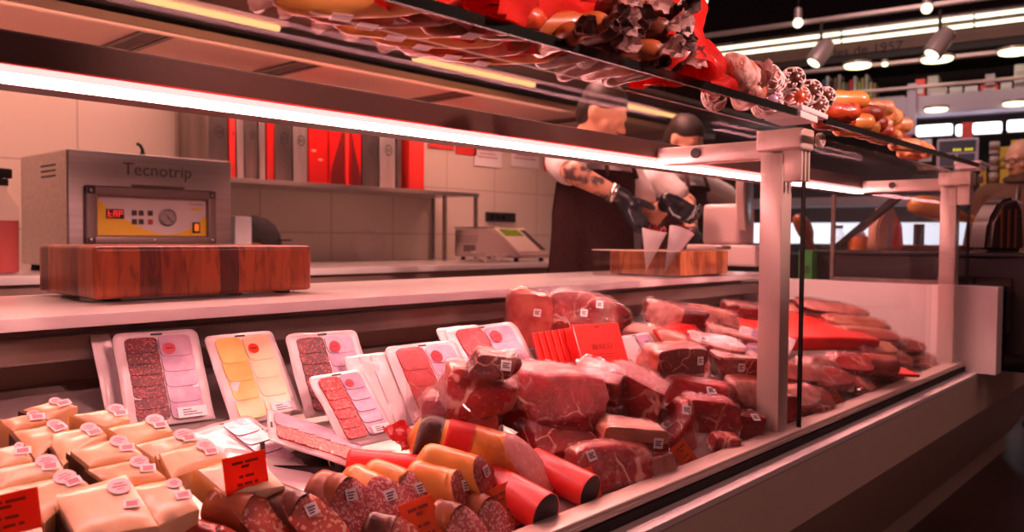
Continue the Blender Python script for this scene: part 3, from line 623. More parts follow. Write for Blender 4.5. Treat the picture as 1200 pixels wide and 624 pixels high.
# slicer
p = onY(884, 318, .80); r = thing('meat_slicer', 'white meat slicer at the far end of the worktop', 'slicer', TRS((p.x-.20, .70, .9805)))
b = bmesh.new(); rbox(b, 0, .22, 0, .30, .018, .10, .012, 3); obj('base', b, plain('pink_white_enamel', (.70, .54, .52), .3), r, 'auto')
feet(r, ((.03, .04), (.03, .26), (.19, .04), (.19, .26)), .016, .019)
b = bmesh.new(); rbox(b, .02, .16, .08, .24, .10, .26, .02, 3); obj('motor_housing', b, plain('pink_white_enamel', (.70, .54, .52), .3), r, 'auto')
b = bmesh.new(); lathe(b, [(.12, 0), (.145, .006), (.145, .03), (.13, .036)], 36, 0, Matrix.Translation((.06, .10, .30)) @ Euler((R_(90), 0, R_(20))).to_matrix().to_4x4()); obj('blade_guard', b, plain('pink_white_enamel', (.70, .54, .52), .3), r, 'auto')
b = bmesh.new(); lathe(b, [(.128, 0), (.12, .004), (.02, .006)], 36, 0, Matrix.Translation((.072, .066, .30)) @ Euler((R_(90), 0, R_(20))).to_matrix().to_4x4()); obj('blade', b, M['steel'], r, 'auto')
# sponge block, jar and pots on the end panel side
p = onX(944, 322, 2.88); r = thing('green_box', 'small green box standing on the end panel beside the pane joint', 'box', TRS((2.89, p.y-.02, .9585), 8))
b = bmesh.new(); rbox(b, 0, .075, 0, .05, 0, .105, .004); obj('carton', b, plain('green_card', (.03, .22, .035), .5), r)
b = bmesh.new(); rbox(b, -.0008, .0002, .008, .042, .02, .05, .0002, 1); obj('front_patch', b, plain('dark_green_print', (.015, .09, .02), .5), r)
# ------------------------------------------------------------------ goods in the display: cheeses
def zc(x, y): return (x/3.587, 450+y/3.587)
def quadgrid(TL, TR, BR, BL, n=8):
    return [[(TL*(1-s)+TR*s)*(1-t)+(BL*(1-s)+BR*s)*t for s in [k/n for k in range(n+1)]] for t in [j/n for j in range(n+1)]]
cheeses = [
 ((228, 455), (530, 372), (665, 585), (330, 640), 'cheese', 1, 'big front cheese wedge with dark rind and rough wrapped face'),
 ((555, 425), (745, 383), (838, 515), (672, 582), 'cheese', 0, 'flat cheese wedge right of the big front wedge'),
 ((370, 350), (610, 303), (695, 383), (480, 425), 'cheese3', 1, 'tan cheese wedge with dark rind just behind the big front wedge'),
 ((672, 282), (885, 235), (955, 300), (725, 388), 'cheese', 2, 'tan-sided cheese wedge behind the white one with the price card'),
 ((835, 352), (1060, 275), (1195, 420), (955, 452), 'cheese2', 2, 'pale speckled cheese wedge with the red-orange price card'),
 ((572, 247), (800, 195), (850, 235), (665, 312), 'cheese2', 2, 'pale yellow cheese wedge, third down the back edge of the pile'),
 ((455, 177), (680, 132), (725, 190), (562, 247), 'cheese', 2, 'yellow cheese wedge, second down the back edge of the pile'),
 ((310, 122), (515, 90), (545, 140), (440, 172), 'cheese2', 2, 'yellow cheese wedge topmost at the back of the pile'),
 ((299, 272), (520, 212), (610, 297), (378, 338), 'cheese', 1, 'long dark-rinded cheese wedge in the middle of the pile'),
 ((192, 202), (400, 167), (450, 207), (268, 332), 'cheese', 1, 'dark-rinded cheese wedge second from the wooden back corner'),
 ((57, 192), (255, 155), (290, 182), (152, 307), 'cheese3', 1, 'dark-rinded tan cheese wedge beside the shaded back cheeses'),
 ((0, 142), (160, 117), (200, 150), (55, 190), 'cheese3', 2, 'shaded tan cheese wedge near the dark back wall'),
 ((-25, 264), (95, 243), (135, 305), (-10, 342), 'cheese2', 2, 'cream cheese wedge with round label at the picture edge'),
 ((-40, 352), (240, 303), (275, 365), (-15, 432), 'cheese2', 2, 'yellow cheese wedge lying across the pile at the edge of view'),
 ((10, 432), (310, 370), (372, 410), (190, 570), 'cheese3', 2, 'wide tan cheese wedge behind the frosted front corner wedge'),
 ((-50, 440), (120, 425), (188, 640), (-70, 660), 'cheese2', 0, 'pink-labelled cheese wedge in the frosted front corner'),
 ((95, 100), (235, 62), (325, 84), (205, 140), 'cheese3', 1, 'dark shadowed cheese at the very back of the pile'),
]
for ci, (a, b_, c, d, mk, rd, lab) in enumerate(cheeses):
    TL = D(*zc(*a), .082); phi = R_(25); pn = Vector((-.10, -math.sin(phi), math.cos(phi))).normalized()
    hit = lambda q: (lambda d_: CAM + d_*((TL-CAM).dot(pn)/d_.dot(pn)))(ray(*zc(*q)))
    TR, BR, BL = hit(b_), hit(c), hit(d)
    cen = (TL+TR+BR+BL)/4; nrm = (BL-TL).cross(TR-TL).normalized()
    if nrm.z < 0: nrm = -nrm
    r = thing('cheese_wedge', lab, 'cheese', Matrix.Translation(cen), 'wrapped cheese wedges')
    T = .040; n = 10; g = quadgrid(TL-cen, TR-cen, BR-cen, BL-cen, n); b = bmesh.new()
    def bulge(s, t): return (1-(2*s-1)**6)*(1-(2*t-1)**6)
    top = [[b.verts.new(g[j][k] + nrm*(.004*bulge(k/n, j/n)-.004+.0012*noise.noise(g[j][k]*90+Vector((ci, 0, 0))))) for k in range(n+1)] for j in range(n+1)]
    mid = lambda v: v
    cm = Vector((0, 0, 0))
    for j in range(n):
        for k in range(n): b.faces.new((top[j][k], top[j+1][k], top[j+1][k+1], top[j][k+1]))
    per = [(0, k) for k in range(n)]+[(j, n) for j in range(n)]+[(n, k) for k in range(n, 0, -1)]+[(j, 0) for j in range(n, 0, -1)]
    prev = [top[j][k] for j, k in per]; base = prev
    for q, (dz, ex) in enumerate(((.006, 1.025), (.016, 1.03), (T-.006, 1.03), (T, .99))):
        ring = [b.verts.new(g[j][k]*ex - nrm*dz) for j, k in per]
        for i in range(len(per)):
            f = b.faces.new((prev[i], prev[(i+1) % len(per)], ring[(i+1) % len(per)], ring[i]))
        prev = ring
    b.faces.new(prev)
    obj('paste', b, M[mk], r, 'auto')
    if rd in (1, 2):                      # rind on the side turned to the left
        b = bmesh.new(); pts = [g[j][0]*1.035 for j in range(n+1)]; outw = ((TL-TR)+(BL-BR)).normalized()
        A = [[b.verts.new(p+outw*(.0045+.001*noise.noise(p*120)) - nrm*h) for p in pts] for h in (.004, .015, .028, T-.002)]
        for i in range(3):
            for j in range(n): b.faces.new((A[i][j], A[i][j+1], A[i+1][j+1], A[i+1][j]))
        bmesh.ops.solidify(b, geom=b.faces[:], thickness=.0035)
        obj('rind', b, M['rind_dk'] if rd == 1 else M['rind_y'], r, 'auto')
    ex = ((TR-TL)+(BR-BL)).normalized(); ey = nrm.cross(ex).normalized(); ex = ey.cross(nrm)
    P = lambda s, t: ((TL*(1-s)+TR*s)*(1-t)+(BL*(1-s)+BR*s)*t)-cen+nrm*.0012
    wpx = min(.0165, (TR-TL).length*.17)
    b = bmesh.new(); disc(b, (0, 0), wpx, 26, .0006); rl = obj('round_label', b, M['pinkpaper'], r, False, basis(P(.80, .24), ex, ey, nrm))
    b = bmesh.new()
    for k, w_ in enumerate((.8, 1.2, .6)): box(b, -wpx*w_*.5, wpx*w_*.5, wpx*(.28-.36*k), wpx*(.42-.36*k), .0006, .0009)
    obj('print', b, M['inkpink'], rl)
    b = bmesh.new(); rbox(b, -.0085, .0085, -.0065, .0065, 0, .0006, .0002, 1); sl = obj('square_label', b, M['paper'], r, False, basis(P(.82, .60), ex, ey, nrm) @ Euler((0, 0, R_(-10))).to_matrix().to_4x4())
    b = bmesh.new(); box(b, -.0055, .0055, -.004, .0035, .0006, .0008); obj('print', b, M['inkpink'], sl)

# ------------------------------------------------------------------ price cards
def pricecard(u, v, w, h, lab, mk='tag', rz=0, lean=-28, tilt=0, lift=0.0, base=True):
    w *= 1.12; h *= 1.15; p = D(u, v, lift)
    r = thing('price_card', lab, 'price card', TRS(p, rz), 'price cards')
    Mx = Euler((R_(lean), 0, 0)).to_matrix().to_4x4() @ Euler((0, R_(tilt), 0)).to_matrix().to_4x4() @ Matrix.Translation((0, 0, .003))
    b = bmesh.new(); rbox(b, -w/2, w/2, -.0008, .0008, 0, h, .0003, 1); cd_ = obj('card', b, M[mk], r, False, Mx)
    b = bmesh.new(); rr = random.Random(int(u*7+v))
    for z0, ws in ((.80, (.26, .30)), (.68, (.18,)), (.42, (.10, .20)), (.22, (.12, .18, .08))):
        x = -sum(ws)/2-.02*(len(ws)-1)
        for q in ws:
            box(b, x*w, (x+q)*w, -.0013, -.0009, h*(z0-.035), h*(z0+.035)); x += q+.05
    obj('print', b, M['inkorange'], cd_)
    if base:
        b = bmesh.new(); rbox(b, -w/2, w/2, -.012, .012, -.002, .004, .001, 1); obj('holder', b, M['acryl'], r)
pricecard(603, 622, .043, .052, 'orange price card before the red rolls, biggest in front', rz=-18, tilt=-14)
pricecard(505, 640, .043, .050, 'orange price card at the bottom picture edge before the sausages', rz=-16, tilt=-10)
pricecard(697, 594, .036, .047, 'orange price card at the rail under the fat-banded ham', rz=-14, tilt=-6)
pricecard(812, 548, .036, .040, 'salmon price card leaning at the rail left of the white post', rz=-18, tilt=-24)
pricecard(956, 489, .038, .040, 'salmon price card with white glint right of the glass joint', rz=-20, tilt=-22)
pricecard(986, 477, .032, .042, 'orange price card second to the right of the glass joint', rz=-20, tilt=-22)
pricecard(1030, 456, .030, .042, 'small price card third to the right of the glass joint', rz=-20, tilt=-6)
pricecard(1069, 436, .026, .036, 'faint price card nearest the far end of the counter', rz=-20, tilt=-16)
pricecard(291, 579, .046, .038, 'red-orange price card standing against the pale speckled cheese', 'tagred', rz=-8, lean=-8, tilt=-4, lift=.064, base=False)
pricecard(10, 632, .05, .034, 'red-orange price card in the front corner cheese', 'tagred', rz=-8, lean=-8, tilt=-4, lift=.085, base=False)

# ------------------------------------------------------------------ sliced packs
def pack(bl, br, h, lean, lab, kind, hl=0.0, hr=None, thick=.006, cut=0, wide=.05, roll=0):
    hr = hl if hr is None else hr
    A, B = D(*bl, hl), D(*br, hr); x = (B-A); A = A-x*wide+Vector((0, 0, .004)); w = x.length*(1+2*wide); x.normalize(); ext = max(0, (hl+hr)/2-.002)
    nh = Vector((-x.y, x.x, 0)).normalized()
    if nh.y < 0: nh = -nh
    z = Vector((0, 0, 1))*math.cos(R_(lean)) + nh*math.sin(R_(lean)); z = (z-x*z.dot(x)).normalized(); y = z.cross(x)
    x, z = x*math.cos(R_(roll))+z*math.sin(R_(roll)), z*math.cos(R_(roll))-x*math.sin(R_(roll))
    r = thing('sliced_pack', lab, 'pack', basis(A, x, y, z), 'packs of sliced cold cuts')
    # pouch: pillow with crimped border and rounded top corners
    b = bmesh.new(); nx, nz_ = 16, 20
    def rim(s, t):
        xx, zz = s*w, t*(h+ext)-ext; cr = w*.09
        for (cx, cz, sx, sz) in ((0, h, 1, -1), (w, h, -1, -1)):
            px_, pz_ = cx+sx*cr, cz+sz*cr
            if (xx-px_)*sx < 0 and (zz-pz_)*sz < 0:
                q = Vector((xx-px_, zz-pz_)); 
                m = max(abs(q.x), abs(q.y)); l = q.length
                if l > 1e-9: q *= m/l
                xx, zz = px_+q.x, pz_+q.y
        return xx, zz
    def yoff(s, t): 
        return .004*noise.noise(Vector((s*3+len(lab), t*3, 1)))*min(1, 4*t)+.006*math.sin(t*2.5)*0
    F = []; Bk = []
    for j in range(nz_+1):
        F.append([]); Bk.append([])
        for i in range(nx+1):
            s, t = i/nx, j/nz_; xx, zz = rim(s, t); inn = max(0, min(1, (min(s, 1-s)*w-.008)/.008))*max(0, min(1, (min(t, 1-t)*h-.010)/.01))
            F[-1].append(b.verts.new((xx, yoff(s, t)-thick*.5*inn-.0006, zz))); Bk[-1].append(b.verts.new((xx, yoff(s, t)+thick*.5*inn+.0006, zz)))
    for j in range(nz_):
        for i in range(nx):
            b.faces.new((F[j][i], F[j][i+1], F[j+1][i+1], F[j+1][i])); b.faces.new((Bk[j][i], Bk[j+1][i], Bk[j+1][i+1], Bk[j][i+1]))
    for i in range(nx):
        b.faces.new((F[0][i], Bk[0][i], Bk[0][i+1], F[0][i+1])); b.faces.new((F[nz_][i], F[nz_][i+1], Bk[nz_][i+1], Bk[nz_][i]))
    for j in range(nz_):
        b.faces.new((F[j][0], F[j+1][0], Bk[j+1][0], Bk[j][0])); b.faces.new((F[j][nx], Bk[j][nx], Bk[j+1][nx], F[j+1][nx]))
    obj('pouch', b, M['pouch'], r, True)
    if kind is None: return r
    y0 = -thick*.5-.0012
    b = bmesh.new(); rbox(b, w*.5-.009, w*.5+.009, -.0016, -.0009, h*.955, h*.975, .0003, 1); obj('hang_slot', b, M['ink'], r)
    lc, rc_ = kind
    def column(x0, x1, mk, nm, nrow):
        b = bmesh.new(); zs, ze = h*.07, h*.90; st = (ze-zs)/nrow; cw_ = x1-x0
        for k in range(nrow):
            zc_ = ze-st*(k+.5); hh = st*1.45; sub = 12
            pts = []
            for q in range(sub*2):
                a = 2*PI*q/(sub*2); e = 5.0
                cx_ = abs(math.cos(a))**(2/e)*math.copysign(1, math.cos(a)); cz_ = abs(math.sin(a))**(2/e)*math.copysign(1, math.sin(a))
                pts.append(((x0+x1)/2+cx_*cw_*.5*(1+.03*noise.noise(Vector((q, k, 3)))), zc_+cz_*hh*.5))
            c0 = [b.verts.new((p_[0], y0-.0008-.0020*(1-(p_[1]-zc_+hh/2)/hh)+.0005, p_[1])) for p_ in pts]
            c1 = [b.verts.new((p_[0], y0+.0012, p_[1])) for p_ in pts]
            b.faces.new(c0); b.faces.new(c1[::-1])
            for q in range(len(pts)): b.faces.new((c0[q], c1[q], c1[(q+1) % len(pts)], c0[(q+1) % len(pts)]))
        return obj(nm, b, M[mk], r, 'auto')
    if lc: column(w*.115, w*.485, lc[0], 'slices', lc[1])
    if rc_: column(w*.50, w*.885, rc_[0], 'printed_panel' if rc_[0] == 'lilac' else 'slices', rc_[1])
    if cut != 9:
        b = bmesh.new(); disc(b, (0, 0), w*.075, 20, .0005); st = obj('round_sticker', b, M['tagred'] if cut else plain('sticker_red', (.55, .03, .05), .4), r, False, Matrix.Translation((w*.60, y0-.0042, h*.78)) @ Euler((R_(90), 0, 0)).to_matrix().to_4x4())
        b = bmesh.new(); box(b, -w*.04, w*.04, -.001, .001, .0005, .0008); obj('print', b, M['inkred'], st)
        b = bmesh.new(); rbox(b, w*.56, w*.90, y0-.0048, y0-.0042, h*.03, h*.14, .0002, 1); wl = obj('white_label', b, M['paper'], r)
        b = bmesh.new()
        for k in range(3): box(b, w*.62, w*(.84-.06*k), y0-.0052, y0-.0048, h*(.055+.025*k), h*(.063+.025*k)); 
        obj('print', b, M['ink'], wl)
    return r
LIL = ('lilac', 5)
pack((126, 494), (148, 491), .138, 30, 'white pack edge peeking out left of the dark chorizo pack', None, roll=1)
pack((154, 507), (248, 496), .158, 32, 'pack of dark red chorizo slices leaning at the dark back wall', (('sl_dark', 7), LIL), roll=1)
pack((276, 502), (352, 491), .166, 38, 'pack of yellow cheese slices beside the chorizo pack', (('sl_yellow', 4), ('sl_cream', 4)), cut=1, roll=2)
pack((362, 492), (440, 481), .150, 30, 'pack of dark salami slices under the worktop lip', (('sl_dark', 6), LIL), hl=.004, roll=1)
pack((404, 526), (464, 516), .135, 46, 'tilted pack of bright red chorizo before the dark salami pack', (('sl_red', 6), LIL), hl=.01, roll=4)
pack((436, 506), (480, 500), .140, 38, 'white pack edge first in the fanned row', None, roll=3)
pack((454, 505), (498, 499), .143, 38, 'white pack edge second in the fanned row', None, roll=3)
pack((468, 505), (512, 499), .146, 38, 'white pack edge third in the fanned row', None, roll=3)
pack((490, 502), (570, 490), .158, 38, 'pack of square dark red ham slices at the front of the fan', (('sl_ham', 4), LIL), hl=.004, roll=2)
pack((548, 468), (596, 462), .152, 38, 'white pack edge behind the streaky bacon pack', None, hl=.02, roll=3)
pack((564, 470), (642, 459), .158, 40, 'pack of streaky red bacon slices beside the red cards', (('sl_ham', 3), LIL), hl=.02, roll=3)
pack((742, 440), (778, 432), .085, 30, 'white pack behind the ham chunks right of the red cards', (None, LIL), hl=.06, cut=9)
pack((858, 412), (886, 420), .075, 40, 'white pack leaning in the middle of the far meats', (None, LIL), hl=.08, cut=9)
pack((892, 420), (918, 428), .085, 50, 'white pack with dark slot leaning against the white post', (None, None), hl=.07, cut=9)
# packs lying down
def flatpack(c, w, h, rz, lab, kind, lift, rx=0, ry=0):
    p = D(*c, lift); r = pack((300, 500), (380, 500), h, 0, lab, kind, cut=9); 
    r.matrix_basis = ondeck(p, rz, 0, -80+rx, 0) @ Matrix.Translation((-w/2, 0, -h/2))
    return r
r = flatpack((372, 518), .11, .155, 62, 'red chorizo pack lying flat before the yellow cheese pack', (('sl_red', 7), LIL), .030, 8)
r = flatpack((290, 530), .11, .16, 10, 'white pack lying under the pale cheeses', (None, LIL), .012)
r = flatpack((322, 560), .11, .14, 60, 'white pack edge lying behind the pale speckled cheese', (None, None), .014)
# black tray
p = D(345, 535, .004); r = thing('black_tray', 'shallow black tray between lying packs and sausages', 'tray', ondeck(p, 62))
b = bmesh.new(); rbox(b, -.06, .06, -.045, .045, 0, .003, .001, 1)
for s in (-1, 1): rbox(b, -.06, .06, s*.045-.002, s*.045+.002, 0, .014, .001, 1); rbox(b, s*.06-.002, s*.06+.002, -.045, .045, 0, .014, .001, 1)
obj('tray_body', b, M['blackgloss'], r); b = bmesh.new(); rbox(b, -.065, .065, -.050, -.044, .013, .015, .0006, 1); rbox(b, -.065, .065, .044, .050, .013, .015, .0006, 1); obj('rim', b, M['blackgloss'], r)

# ------------------------------------------------------------------ cured sausages and loins
def sausage(a, bpt, ra, rb, ha, hb, lab, casing, face=None, cutlen=1.6, bend=.06, label=True, name='cured_sausage', cat='sausage', wrap=None, seed=0, squash=1.0):
    """from pixel a (far end) to pixel bpt (near, cut end); radii in metres"""
    ra *= 1.12; rb *= 1.12; A, B = D(*a, ha), D(*bpt, hb); ax = B-A; ln = ax.length; t = ax.normalized()
    up = Vector((0, 0, 1)); y = up.cross(t).normalized(); z = t.cross(y)
    r = thing(name, lab, cat, basis(A, t, y, z), 'cured sausages and loins')
    n = 22; m = 18; b = bmesh.new(); rings = []
    # oblique cut: the end face is sheared so that its top reaches back
    for i in range(m+1):
        s = i/m; rad = ra*(1-s)+rb*s
        if s < .14: rad *= math.sqrt(max(.02, 1-((.14-s)/.14)**2))
        ring = []
        for k in range(n):
            an = 2*PI*k/n; cy, cz = math.cos(an), math.sin(an)
            x = s*ln
            if face: x = x - (cutlen*rb*(cz*.95-.50*cy+.55))*max(0, (s-.55)/.45)
            elif s > .86: pass
            rr = rad*(1+.05*noise.noise(Vector((s*5+seed, cy*1.3, cz*1.3)))) 
            if not face and s > .86: rr *= math.sqrt(max(.02, 1-((s-.86)/.14)**2))
            ring.append(b.verts.new((x, cy*rr + bend*ln*math.sin(PI*s)*.5, cz*rr*squash)))
        rings.append(ring)
    for i in range(m):
        for k in range(n): b.faces.new((rings[i][k], rings[i][(k+1) % n], rings[i+1][(k+1) % n], rings[i+1][k]))
    b.faces.new(rings[0][::-1])
    end = [v_.co.copy() for v_ in rings[-1]]
    if not face: b.faces.new(rings[-1])
    obj('casing', b, M[casing], r, True)
    if face:
        b = bmesh.new(); c = sum(end, Vector())/n; nn = (end[0]-c).cross(end[n//4]-c).normalized()
        if nn.x < 0: nn = -nn
        lv = []
        for q, off in ((1.0, -.0004), (.97, .0006), (.66, .0016), (.33, .0020)):
            lv.append([b.verts.new(c+(e-c)*q+nn*off) for e in end])
        for i in range(3):
            for k in range(n): b.faces.new((lv[i][k], lv[i][(k+1) % n], lv[i+1][(k+1) % n], lv[i+1][k]))
        b.faces.new(lv[-1]); 
        cf_ = obj('cut_face', b, M[face], r, True)
        if label:
            ey = Vector((0, 1, 0)); ez = nn.cross(ey).normalized(); ey = ez.cross(nn)
            top_ = c + (end[n//4]-c)*.34 + nn*.0035
            b = bmesh.new(); rbox(b, -.0085, .0085, -.0075, .0075, 0, .0006, .0002, 1); lb = obj('price_label', b, M['paper'], r, False, basis(top_, ey, ez, nn) @ Euler((0, 0, R_(-12+20*noise.noise(Vector((seed*3.3, 1, 2)))))).to_matrix().to_4x4())
            b = bmesh.new()
            for k in range(3): box(b, -.0055, .0055-.002*k, .002-.0035*k, .0035-.0035*k, .0006, .0009)
            obj('print', b, M['ink'], lb)
    if wrap:
        for (s0, s1, mk, nmw) in wrap:
            b = bmesh.new(); rg = []
            for i in range(7):
                s = s0+(s1-s0)*i/6; rad = (ra*(1-s)+rb*s)*1.035
                if s < .14: rad *= math.sqrt(max(.05, 1-((.14-s)/.14)**2))
                rg.append([b.verts.new((s*ln, math.cos(2*PI*k/n)*rad+bend*ln*math.sin(PI*s)*.5, math.sin(2*PI*k/n)*rad*squash)) for k in range(n)])
            for i in range(6):
                for k in range(n): b.faces.new((rg[i][k], rg[i][(k+1) % n], rg[i+1][(k+1) % n], rg[i+1][k]))
            bmesh.ops.solidify(b, geom=b.faces[:], thickness=-.0012); obj(nmw, b, M[mk], r, True)
    return r
sausage((478, 512), (638, 548), .034, .033, .062, .052, 'long ham roll with black and red band lying on the red rolls', 'cas_gold', 'mort_face', 1.15, .02, False, wrap=[(.07, .24, 'cas_dk', 'black_band'), (.27, .46, 'red', 'red_band')], seed=1)
sausage((488, 538), (580, 566), .024, .026, .060, .050, 'golden cured loin beside the long ham roll', 'cas_or', 'lomo_face', .75, .02, seed=2, name='cured_loin', cat='cured loin')
sausage((474, 558), (556, 582), .023, .025, .044, .040, 'orange cured loin in front of the golden one', 'cas_or', 'lomo_face', .75, .02, seed=3, name='cured_loin', cat='cured loin')
sausage((424, 556), (512, 590), .024, .024, .042, .034, 'orange salami with cut face left of the cured loins', 'cas_gold', 'sal_face', 1.3, .03, seed=4)
sausage((405, 560), (472, 600), .022, .025, .036, .034, 'orange cut salami behind the broad brown salami', 'cas_gold', 'sal_face', 1.15, .03, seed=5)
sausage((362, 573), (432, 602), .026, .030, .042, .036, 'broad brown salami with large speckled cut face', 'cas_br', 'sal_face', 1.1, .03, seed=6)
sausage((305, 583), (392, 620), .021, .024, .042, .034, 'dark wrinkled cut sausage with label left of the broad salami', 'cas_dk', 'chor_face', 1.6, .03, seed=7)
sausage((240, 588), (335, 618), .022, .023, .045, .036, 'brown fat sausage with red cut end, nearest the cheeses', 'cas_br', 'chor_face', 1.6, .02, False, seed=8)
sausage((205, 624), (290, 648), .018, .018, .030, .022, 'reddish sausage at the bottom edge below the brown one', 'cas_red', 'chor_face', 1.4, .02, False, seed=9)
sausage((545, 590), (590, 612), .018, .021, .020, .018, 'end of a dark salami between loin and price card', 'cas_br', 'sal_face', 1.4, .02, False, seed=10)
sausage((505, 600), (560, 624), .020, .022, .020, .018, 'small speckled salami end behind the front price cards', 'cas_br', 'sal_face', 1.4, .02, False, seed=11)
sausage((425, 615), (492, 632), .017, .018, .018, .016, 'dark sausage low under the cut salamis', 'cas_dk', 'chor_face', 1.4, .02, False, seed=12)
# red rolls
def redroll(bpt, ra, h, lab, hd, ln_):
    B = D(*bpt, h); A = B - Vector((math.sin(R_(hd)), -math.cos(R_(hd)), -DS*math.cos(R_(hd))*.9)).normalized()*ln_; ax = B-A; t = ax.normalized(); y = Vector((0, 0, 1)).cross(t).normalized()
    r = thing('red_roll', lab, 'roll', basis(A, t, y, t.cross(y)), 'red card rolls')
    b = bmesh.new(); n = 32; ln = ax.length
    R1 = [[b.verts.new((x, rr*math.cos(2*PI*k/n), rr*math.sin(2*PI*k/n))) for k in range(n)] for x, rr in ((0, ra*.8), (.004, ra), (ln, ra), (ln, ra-.0018), (.01, ra-.0018))]
    for i in range(4):
        for k in range(n): b.faces.new((R1[i][k], R1[i][(k+1) % n], R1[i+1][(k+1) % n], R1[i+1][k]))
    b.faces.new(R1[0][::-1]); b.faces.new(R1[-1]); obj('tube', b, M['red'], r, 'auto')
    b = bmesh.new(); lathe(b, [(ra-.0022, 0), (ra-.0022, .004)], n, 0, Matrix.Translation((ln-.0045, 0, 0)) @ Euler((0, R_(90), 0)).to_matrix().to_4x4()); obj('black_core', b, M['ink'], r)
redroll((640, 602), .0285, .0290, 'red card roll with black open end nearest the rail', 1, .125)
redroll((692, 577), .0265, .0270, 'red card roll behind the nearest roll, half hidden by a price card', 3, .115)
redroll((488, 556), .027, .028, 'red card roll lying behind the orange salamis', 50, .10)
# crumpled red foil at the tip of the long ham roll
p = D(470, 513, .055); b = bmesh.new(); n = 12
g = [[b.verts.new(((k/n-.5)*.06, (j/n-.5)*.05, .012*noise.noise(Vector((k*.6, j*.6, 2)))+.012*abs(k/n-.5))) for k in range(n+1)] for j in range(n+1)]
for j in range(n):
    for k in range(n): b.faces.new((g[j][k], g[j][k+1], g[j+1][k+1], g[j+1][k]))
bmesh.ops.solidify(b, geom=b.faces[:], thickness=.0012); tag(obj('red_foil', b, M['redgloss'], None, True, TRS(p, 20, 35)), 'crumpled red foil scrap at the far end of the long ham roll', 'foil')

# ------------------------------------------------------------------ red cards
def redcard(bl, br, h, lean, lab, hl, writing=False, grp='red folded cards'):
    A, B = D(*bl, hl), D(*br, hl); x = B-A; w = x.length; x.normalize(); nh = Vector((-x.y, x.x, 0)).normalized()
    if nh.y < 0: nh = -nh
    z = Vector((0, 0, 1))*math.cos(R_(lean))+nh*math.sin(R_(lean)); z = (z-x*z.dot(x)).normalized(); y = z.cross(x)
    r = thing('red_card', lab, 'card pack', basis(A, x, y, z), grp)
    b = bmesh.new(); rbox(b, 0, w, -.003, .003, -hl*1.05, h, .0015, 2); obj('card_sleeve', b, M['red'], r)
    b = bmesh.new(); rbox(b, w*.5-.007, w*.5+.007, -.0036, -.0029, h*.93, h*.952, .0002, 1); obj('hang_slot', b, M['inkred'], r)
    if writing:
        b = bmesh.new(); text(b, 'IBERICO', .0165, Matrix.Translation((w*.5, -.0032, h*.60)) @ Euler((R_(90), 0, 0)).to_matrix().to_4x4(), 0, .0003)
        for k in range(2): box(b, w*.30, w*.70, -.0034, -.0031, h*(.47-.05*k), h*(.478-.05*k))
        obj('lettering', b, M['inkred'], r)
ORD = ['first', 'second', 'third', 'fourth', 'fifth', 'sixth', 'seventh', 'eighth', 'ninth', 'tenth']
for k in range(6):
    redcard((636+k*8, 440+k*.4), (670+k*8.5, 434+k*.4), .088+.003*k, 22, f'red folded card, {ORD[k]} behind the lettered front card counting from the far left end' if k else 'red folded card outermost at the pack end of the fan', .052)
redcard((688, 452), (742, 446), .128, 24, 'red folded card with dark lettering at the front of the fan', .050, True)
for k in range(9):
    redcard((782+k*5.2, 414-k*.6), (806+k*4.6, 404-k*.4), .062, 34, f'thin red card in the second fan behind the ham chunks, {ORD[k]} from the lettered fan', .085, False, 'second fan of red cards')
# red wrapped slab with oval mark behind the white post
p = D(930, 398, .05); r = thing('red_parcel', 'big flat red paper parcel with oval mark behind the white post', 'parcel', ondeck(p, -18, .022))
b = bmesh.new(); rbox(b, -.26, .24, -.12, .16, -.02, .02, .012, 3)
smoothsub(b, 2)
for vv in b.verts: vv.co.z += .006*noise.noise(vv.co*14)
obj('wrapper', b, M['redpaper'], r, 'auto')
b = bmesh.new(); n = 32
for ra_, rb_ in ((1, .8),):
    for k in range(n):
        a0, a1 = 2*PI*k/n, 2*PI*(k+1)/n; b.faces.new([b.verts.new((q*.055*math.cos(a), q*.030*math.sin(a), .0285)) for q, a in ((ra_, a0), (ra_, a1), (rb_, a1), (rb_, a0))])
bmesh.ops.solidify(b, geom=b.faces[:], thickness=.001); obj('oval_mark', b, M['inkred'], r, False, Matrix.Translation((-.10, .06, 0)))
